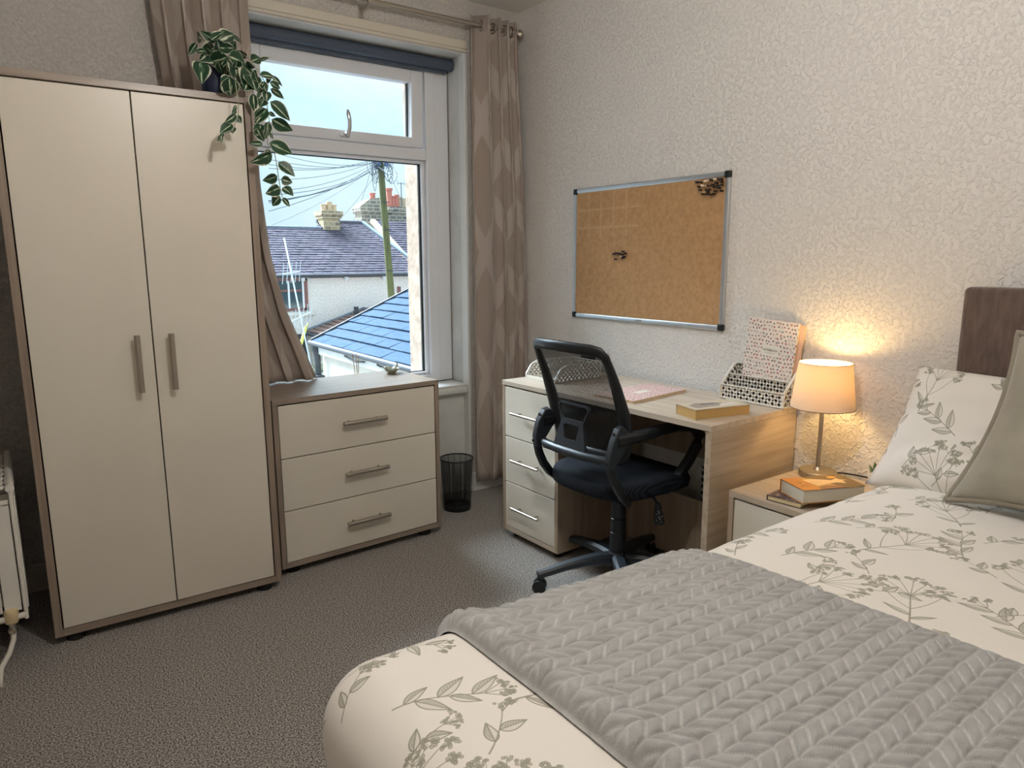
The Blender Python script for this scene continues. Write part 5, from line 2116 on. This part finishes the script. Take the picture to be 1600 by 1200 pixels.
w1 = far_window(th_, 4.75, 5.86, -.36, .69, HY - .01, M['redwood'], M['darkglass'], .30)
MB().box(5.20, 5.26, HY - .065, HY - .02, -.30, .64).build('mullion', M['upvc'], w1)
MB().box(5.68, 5.74, HY - .068, HY - .02, -.30, .64).build('mullion', M['upvc'], w1)
MB().box(4.65, 6.06, HY - .10, HY, -.52, -.40).build('window_sill', M['render'], th_)
MB().box(4.65, 5.96, HY - .05, HY, .70, .80).build('lintel', M['render'], th_)
far_window(th_, 9.66, 10.12, .10, .66, HY - .01, M['upvc'], M['greenglass'], .36)
for px in (473, 541, 600):
    p = at(px, 433, HY - .05)
    MB().lathe([(0, 0), (.06, 0), (.075, .03), (.075, .12), (0, .13)], (p.x, HY - .06, .60), 12).build('insulator', M['upvc'], th_)
p = at(623, 453, HY)
MB().box(p.x - .06, p.x + .06, HY - .05, HY, p.z - .12, p.z + .12).build('wall_box', M['redwood'], th_)
MB().box(4.9, 5.75, HY - .04, HY + .1, GZ, -1.15).build('yard_door', M['gutter'], th_)


def stack(name, parent, x0, x1, y, z0, z1, mat, pots, cap=.10, dy=.6, taper=0):
    k = MB()
    k.box(x0, x1, y, y + dy, z0, z1)
    k.box(x0 - cap * .6, x1 + cap * .6, y - cap * .6, y + dy + cap * .6, z1 - .10, z1)
    k.box(x0 - cap, x1 + cap, y - cap, y + dy + cap, z1, z1 + .16)
    if taper:
        k.prism([(x0 - cap, y, z1 + .16), (x1 + cap, y, z1 + .16), (x1 - .08, y, z1 + .16 + taper), (x0 + .38, y, z1 + .16 + taper * .8)], (0, dy, 0))
    s = k.build(name, mat, parent)
    for px, r, z, h, m in pots:
        MB().lathe([(0, 0), (r, 0), (r * 1.1, h * .1), (r * .85, h * .2), (r * .82, h * .85), (r * 1.05, h * .9), (r * 1.02, h), (r * .7, h), (r * .7, h * .9), (0, h * .9)], (px, y + dy / 2, z), 12).build('chimney_pot', m, s, 'auto')
    return s


stack('chimney_stack', th_, 7.66, 8.30, HY + 2.85, 2.1, 2.93, M['stack_y'], [(7.80, .13, 3.09, .26, M['buffpot']), (8.02, .13, 3.09, .36, M['buffpot']), (8.20, .12, 3.09, .26, M['buffpot'])])

# ---- next terrace up the hill, with the two big stacks
t2 = thing('terraced_house', 'further terrace on the right with big stone chimney stacks', 'house', (0, 0, 0))
MB().box(10.45, 17, HY + .8, HY + 7, GZ, .85).build('wall', M['render'], t2)
MB().prism([(10.40, HY + .7, .83), (10.40, HY + 4.2, 2.78), (10.40, HY + 7.4, .83)], (6.6, 0, 0)).build('roof_deck', M['ridge'], t2)
slates('slates', t2, M['slate'], (10.42, HY + .62, .86), (17, HY + .62, .86), (10.42, HY + 4.2, 2.86), (17, HY + 4.2, 2.86), 22, .30, .022, 7)
MB().bar([(10.32, HY + 4.3, 2.86), (10.32, HY + .5, .84)], .24, .16).build('gable_coping', M['stone'], t2)
stack('chimney_stack', t2, 10.16, 11.10, HY + 5.0, 1.9, 3.30, M['stack'], [(10.84, .14, 3.74, .34, M['redpot'])], taper=.42, dy=.7)
stack('chimney_stack', t2, 11.45, 12.32, HY + 5.0, 1.9, 3.36, M['stack'],
      [(11.62, .15, 3.52, .80, M['redpot']), (11.80, .12, 3.52, .48, M['redpot']), (11.97, .12, 3.52, .54, M['redpot']), (12.14, .12, 3.52, .44, M['buffpot']), (12.30, .12, 3.52, .40, M['buffpot'])], dy=.7)


def yagi(mb, base, top, r, els, ax):
    """mast with a boom and cross elements"""
    base, top = Vector(base), Vector(top)
    mb.tube([base, top], r, 6)
    ax = Vector(ax)
    for dz, w_, dx in els:
        c = top + Vector((0, 0, dz)) + ax * dx
        s = ax.cross(Vector((0, 0, 1))).normalized()
        mb.tube([c - s * w_, c + s * w_], r * .5, 4)


for px, v0, v1, wd_, nm in ((628, 285, 335, .16, 'thin grey roof aerial beside the red chimney pots'), (642, 298, 330, .24, 'grey roof aerial at the window edge, many cross bars')):
    a, b = at(px, v1, HY + 5.2), at(px - 1, v0, HY + 5.2)
    ta = thing('roof_aerial', nm, 'aerial', (a.x, a.y, a.z - .35))
    k = MB()
    h = b.z - a.z + .35
    k.tube([(0, 0, 0), (0, 0, h)], .025, 6)
    k.tube([(-wd_, 0, h - .05), (wd_, 0, h - .05)], .015, 5)
    if wd_ > .2:
        for i in range(7):
            k.tube([(-wd_ + .02 * i, 0, h - .2 - .07 * i), (wd_ - .02 * i, 0, h - .2 - .07 * i)], .012, 4)
    else:
        k.tube([(-wd_, 0, h - .12), (-wd_, 0, h + .06)], .015, 4)
        k.tube([(wd_, 0, h - .12), (wd_, 0, h + .06)], .015, 4)
    k.build('mast', M['aerialdark'], ta)

# ---- tiled lean-to behind the yard
lo_ = thing('outbuilding', 'low outbuilding with brown tiled roof and two dark flue pipes', 'outbuilding', (0, 0, 0))
ex_, ez_ = 5.72, -1.09
MB().box(5.86, 9.6, 17.35, 19.8, GZ, ez_ + .02).build('wall', M['render'], lo_)
slates('roof_tiles', lo_, M['browntile'], (ex_, 17.25, ez_ + .03), (ex_, 19.85, ez_ + .03), (7.75, 17.25, -.44), (7.75, 19.85, -.44), 9, .32, .035, 9)
MB().prism([(ex_ + .05, 17.25, ez_ - .03), (7.75, 17.25, -.50), (9.7, 17.25, ez_ - .03)], (0, 2.6, 0)).build('roof_deck', M['browntile'], lo_)
k_ = MB()
for i in range(6):
    y = 17.25 + i * .433
    k_.tube([(7.76, y, -.43), (7.76, y + .42, -.43)], .10, 8)
k_.build('ridge_tiles', M['ridge'], lo_)
MB().bar([(ex_, 19.88, ez_ + .06), (7.75, 19.88, -.40)], .10, .08).build('verge_strip', M['lead'], lo_)
MB().tube([(ex_ - .06, 17.2, ez_ - .02), (ex_ - .06, 19.9, ez_ - .02)], .06, 8).build('gutter', M['gutter'], lo_)
for (px, y, hh) in ((557, 19.3, .44), (586.5, 18.2, .40)):
    p = at(px, 495, y)
    MB().lathe([(0, 0), (.10, 0), (.085, hh * .5), (.11, hh * .55), (.11, hh * .68), (.075, hh * .72), (.085, hh), (0, hh)], (p.x, y, p.z - .10), 10).build('flue_pipe', M['gutter'], lo_, 'auto')
f = MB()
f.box(5.80, 5.87, 17.85, 18.70, -2.02, -1.94)
f.box(5.80, 5.87, 17.85, 18.70, -1.34, -1.26)
f.box(5.80, 5.87, 17.85, 17.94, -2.02, -1.26)
f.box(5.80, 5.87, 18.61, 18.70, -2.02, -1.26)
fo_ = f.build('window_frame', M['upvc'], lo_)
MB().box(5.83, 5.855, 17.92, 18.63, -1.96, -1.32).build('pane', M['greenglass'], fo_)
MB().tube([(5.80, 19.3, ez_), (5.80, 19.3, GZ)], .04, 8).build('downpipe', M['gutter'], lo_)

# ---- neighbour's rear extension with the blue slate roof: every slate is a part
an = thing('rear_extension', 'next door rear extension with big blue-grey slates, white fascia and gutter', 'house', (0, 0, 0))
aex, aez, arx, arz, ay0, ay1 = 3.047, -.490, 6.30, .905, 4.4, 12.0
MB().box(3.22, 9.4, ay0 - 3.3, 11.85, GZ, aez - .02).build('wall', M['render'], an)
MB().prism([(aex + .04, ay0 - 3, aez - .06), (arx, ay0 - 3, arz - .06), (9.55, ay0 - 3, aez - .06)], (0, ay1 - ay0 + 2.98, 0)).build('roof_deck', M['gutter'], an)
slates('slate', an, M['slate_b'], (aex, ay0, aez + .01), (aex, ay1, aez + .01), (arx, ay0, arz + .01), (arx, ay1, arz + .01), 11, .60, .028, 12, single=True)
MB().box(3.07, 3.10, ay0 - 3, ay1 - .05, aez - .24, aez - .03).build('fascia', M['fascia'], an)
MB().tube([(aex - .05, ay0 - 3, aez - .03), (aex - .05, ay1, aez - .01)], .055, 10).build('gutter', M['gutter'], an, True)
MB().bar([(aex, ay1 + .02, aez + .02), (arx, ay1 + .02, arz + .02)], .06, .10).build('verge_trim', M['gutter'], an)
k_ = MB()
k_.tube([(aex - .04, ay1 - .25, aez - .06), (aex + .02, ay1 - .25, aez - .30), (aex + .02, ay1 - .25, aez - .70), (aex + .10, ay1 - .25, aez - .80), (aex + .10, ay1 - .25, GZ)], .07, 8)
k_.box(aex - .10, aex + .12, ay1 - .40, ay1 - .10, aez - .86, aez - .70, .02)
k_.build('downpipe', M['gutter'], an)
for y in (8.6, 10.1):
    MB().tube([(aex - .03, y, aez - .10), (aex - .02, y - .5, aez - .16), (aex - .02, y - .9, aez - .12)], .02, 6).build('loose_cable', M['gutter'], an)

# ---- utility pole with its fan of wires: wires are parts
PY = 14.0
pb_, pt_ = at(612, 470, PY), at(593, 240, PY)
sl = (pt_ - pb_) / (pt_.z - pb_.z)
foot_ = pb_ + sl * (GZ - pb_.z)
topp = pb_ + sl * (3.98 - pb_.z)
up_ = thing('utility_pole', 'mossy leaning utility pole with a fan of overhead wires', 'utility pole', foot_)
F0 = Vector(foot_)
MB().tube([(0, 0, 0), topp - F0], [.105, .082], 14).build('pole', M['pole'], up_, 'auto')
hd = F0 + sl * (3.72 - GZ)
rp_ = random.Random(8)
k_ = MB()
for i in range(9):
    c = hd - F0 + Vector((rp_.uniform(-.24, .24), -.10 + rp_.uniform(-.06, .06), rp_.uniform(-.10, .34)))
    k_.box(c.x - .05, c.x + .05, c.y - .04, c.y + .04, c.z - .10, c.z + .10, .01)
k_.box(hd.x - F0.x - .28, hd.x - F0.x + .28, -.14 + hd.y - F0.y, -.08 + hd.y - F0.y, .02 + hd.z - F0.z, .34 + hd.z - F0.z, .01)
k_.build('terminal_boxes', M['bluebox'], up_)
k_ = MB()
for i in range(16):
    s = rp_.choice((-1, 1))
    c = hd - F0 + Vector((s * rp_.uniform(.08, .34), -.12, rp_.uniform(-.10, .2)))
    rx_, rz_ = rp_.uniform(.05, .14), rp_.uniform(.12, .34)
    k_.tube([c + Vector((rx_ * math.sin(q), .02 * math.sin(3 * q), -rz_ + rz_ * math.cos(q))) for q in [2 * PI * j / 14 for j in range(15)]], .007, 5, cap=False)
k_.build('cable_loops', M['wire'], up_)
k_ = MB()
for z in (1.0, 2.05, 2.75):
    c = F0 + sl * (z - GZ) - F0
    k_.tube([c + Vector((-.11, -.09, 0)), c + Vector((.11, -.09, 0))], .012, 6)
k_.build('pole_steps', M['gutter'], up_)
tip = topp - Vector((0, 0, .12))
ends = [((420, 236), 9), ((420, 249), 9), ((420, 257), 9), ((420, 263), 9), ((420, 281), 9), ((420, 299), 9), ((420, 305), 8), ((420, 317), 8), ((420, 330), 8), ((420, 345), 8),
        ((424, 352), 12), ((520, 352), 22.5), ((552, 345), 22.8), ((690, 262), 9), ((690, 275), 9), ((690, 290), 9), ((690, 305), 9), ((690, 330), 9), ((640, 340), 21)]
for i, ((x, y), d) in enumerate(ends):
    e = at(x, y, d)
    s = tip + Vector((rp_.uniform(-.2, .2), -.1, rp_.uniform(-.25, .1)))
    if i == 9:
        s = hd + Vector((-.15, -.1, -.12))
        e = at(420, 314, 8)
    pts = []
    for j in range(9):
        t = j / 8
        pts.append(s.lerp(e, t) - Vector((0, 0, .30 * 4 * t * (1 - t) * (.5 if i < 13 else .3))) - F0)
    MB().tube(pts, .010 if i == 9 else .005, 5).build('wire', M['wire'], up_)

# ---- leaning aerial mast in the yard on the left
a1, a0 = at(444, 372, 6.0), at(487, 577, 6.0)
sa = (a1 - a0) / (a1.z - a0.z)
fa = a0 + sa * (GZ - a0.z)
ae = thing('aerial_mast', 'tall leaning pale aerial mast close outside the window', 'aerial', fa)
MB().tube([(0, 0, 0), a1 - fa], .010, 8).build('mast', M['aerial'], ae, True)
for zz, boom, els in ((1.12, ((-.12, .0), (.10, .03)), 5), (.56, ((-.14, -.05), (.13, .06)), 6)):
    c = fa + sa * (zz - GZ) - fa
    k_ = MB()
    A, B = c + Vector((boom[0][0], -.03, boom[0][1])), c + Vector((boom[1][0], -.03, boom[1][1]))
    k_.tube([A, B], .009, 6)
    for j in range(els):
        q = A.lerp(B, j / (els - 1))
        k_.tube([q + Vector((-.01, .02, -.13)), q + Vector((.01, -.02, .13))], .005, 5)
    k_.build('aerial_head', M['aerial'], ae)

p = at(470, 538, 12.5)
q = at(478, 511, 12.5)
yp = thing('clothes_prop', 'yellow clothes prop leaning in the yard below the window', 'prop', p)
d = (q - p).normalized()
MB().bar([-d * 1.2, q - p], .05, .06).build('prop_pole', M['yellow'], yp)
k_ = MB().bar([q - p, q - p + d * .08 + Vector((.03, 0, 0))], .03, .03)
k_.build('prop_fork', M['yellow'], yp)


def shrub(px, py, y, r, seed, label):
    p = at(px, py, y)
    t = thing('shrub', label, 'shrub', (p.x, p.y, GZ))
    rn = random.Random(seed)
    H = p.z - GZ
    k = MB()
    nl = 420
    for i in range(nl):
        a, e = rn.uniform(0, 2 * PI), math.acos(rn.uniform(-.2, 1))
        q = Vector((r * math.sin(e) * math.cos(a), r * math.sin(e) * math.sin(a), H - r * .9 + r * .9 * math.cos(e))) * 1
        q *= rn.uniform(.85, 1.0)
        n1_ = Vector((rn.uniform(-1, 1), rn.uniform(-1, 1), rn.uniform(-.3, 1))).normalized()
        u1 = n1_.orthogonal().normalized() * rn.uniform(.08, .16)
        v1 = n1_.cross(u1) * .7
        vs = [k.bm.verts.new(q + u1), k.bm.verts.new(q + v1), k.bm.verts.new(q - u1), k.bm.verts.new(q - v1)]
        k.bm.faces.new(vs)
    k.build('foliage', M['shrubm'], t, flip=False)['kind'] = 'stuff'
    k2 = MB()
    for j in range(5):
        a = j * 1.3
        k2.tube([(0, 0, 0), (r * .4 * math.cos(a), r * .4 * math.sin(a), H * .75)], [.05, .02], 6)
    k2.build('stem', M['pole'], t)


shrub(468, 574, 15.2, .55, 1, 'pale rounded shrub in the yard just right of the curtain hem')
shrub(503, 568, 16.2, .42, 2, 'pale shrub below the outbuilding window')
shrub(517, 580, 13.4, .45, 3, 'pale shrub at the foot of the extension downpipe')

bpy.context.view_layer.update()
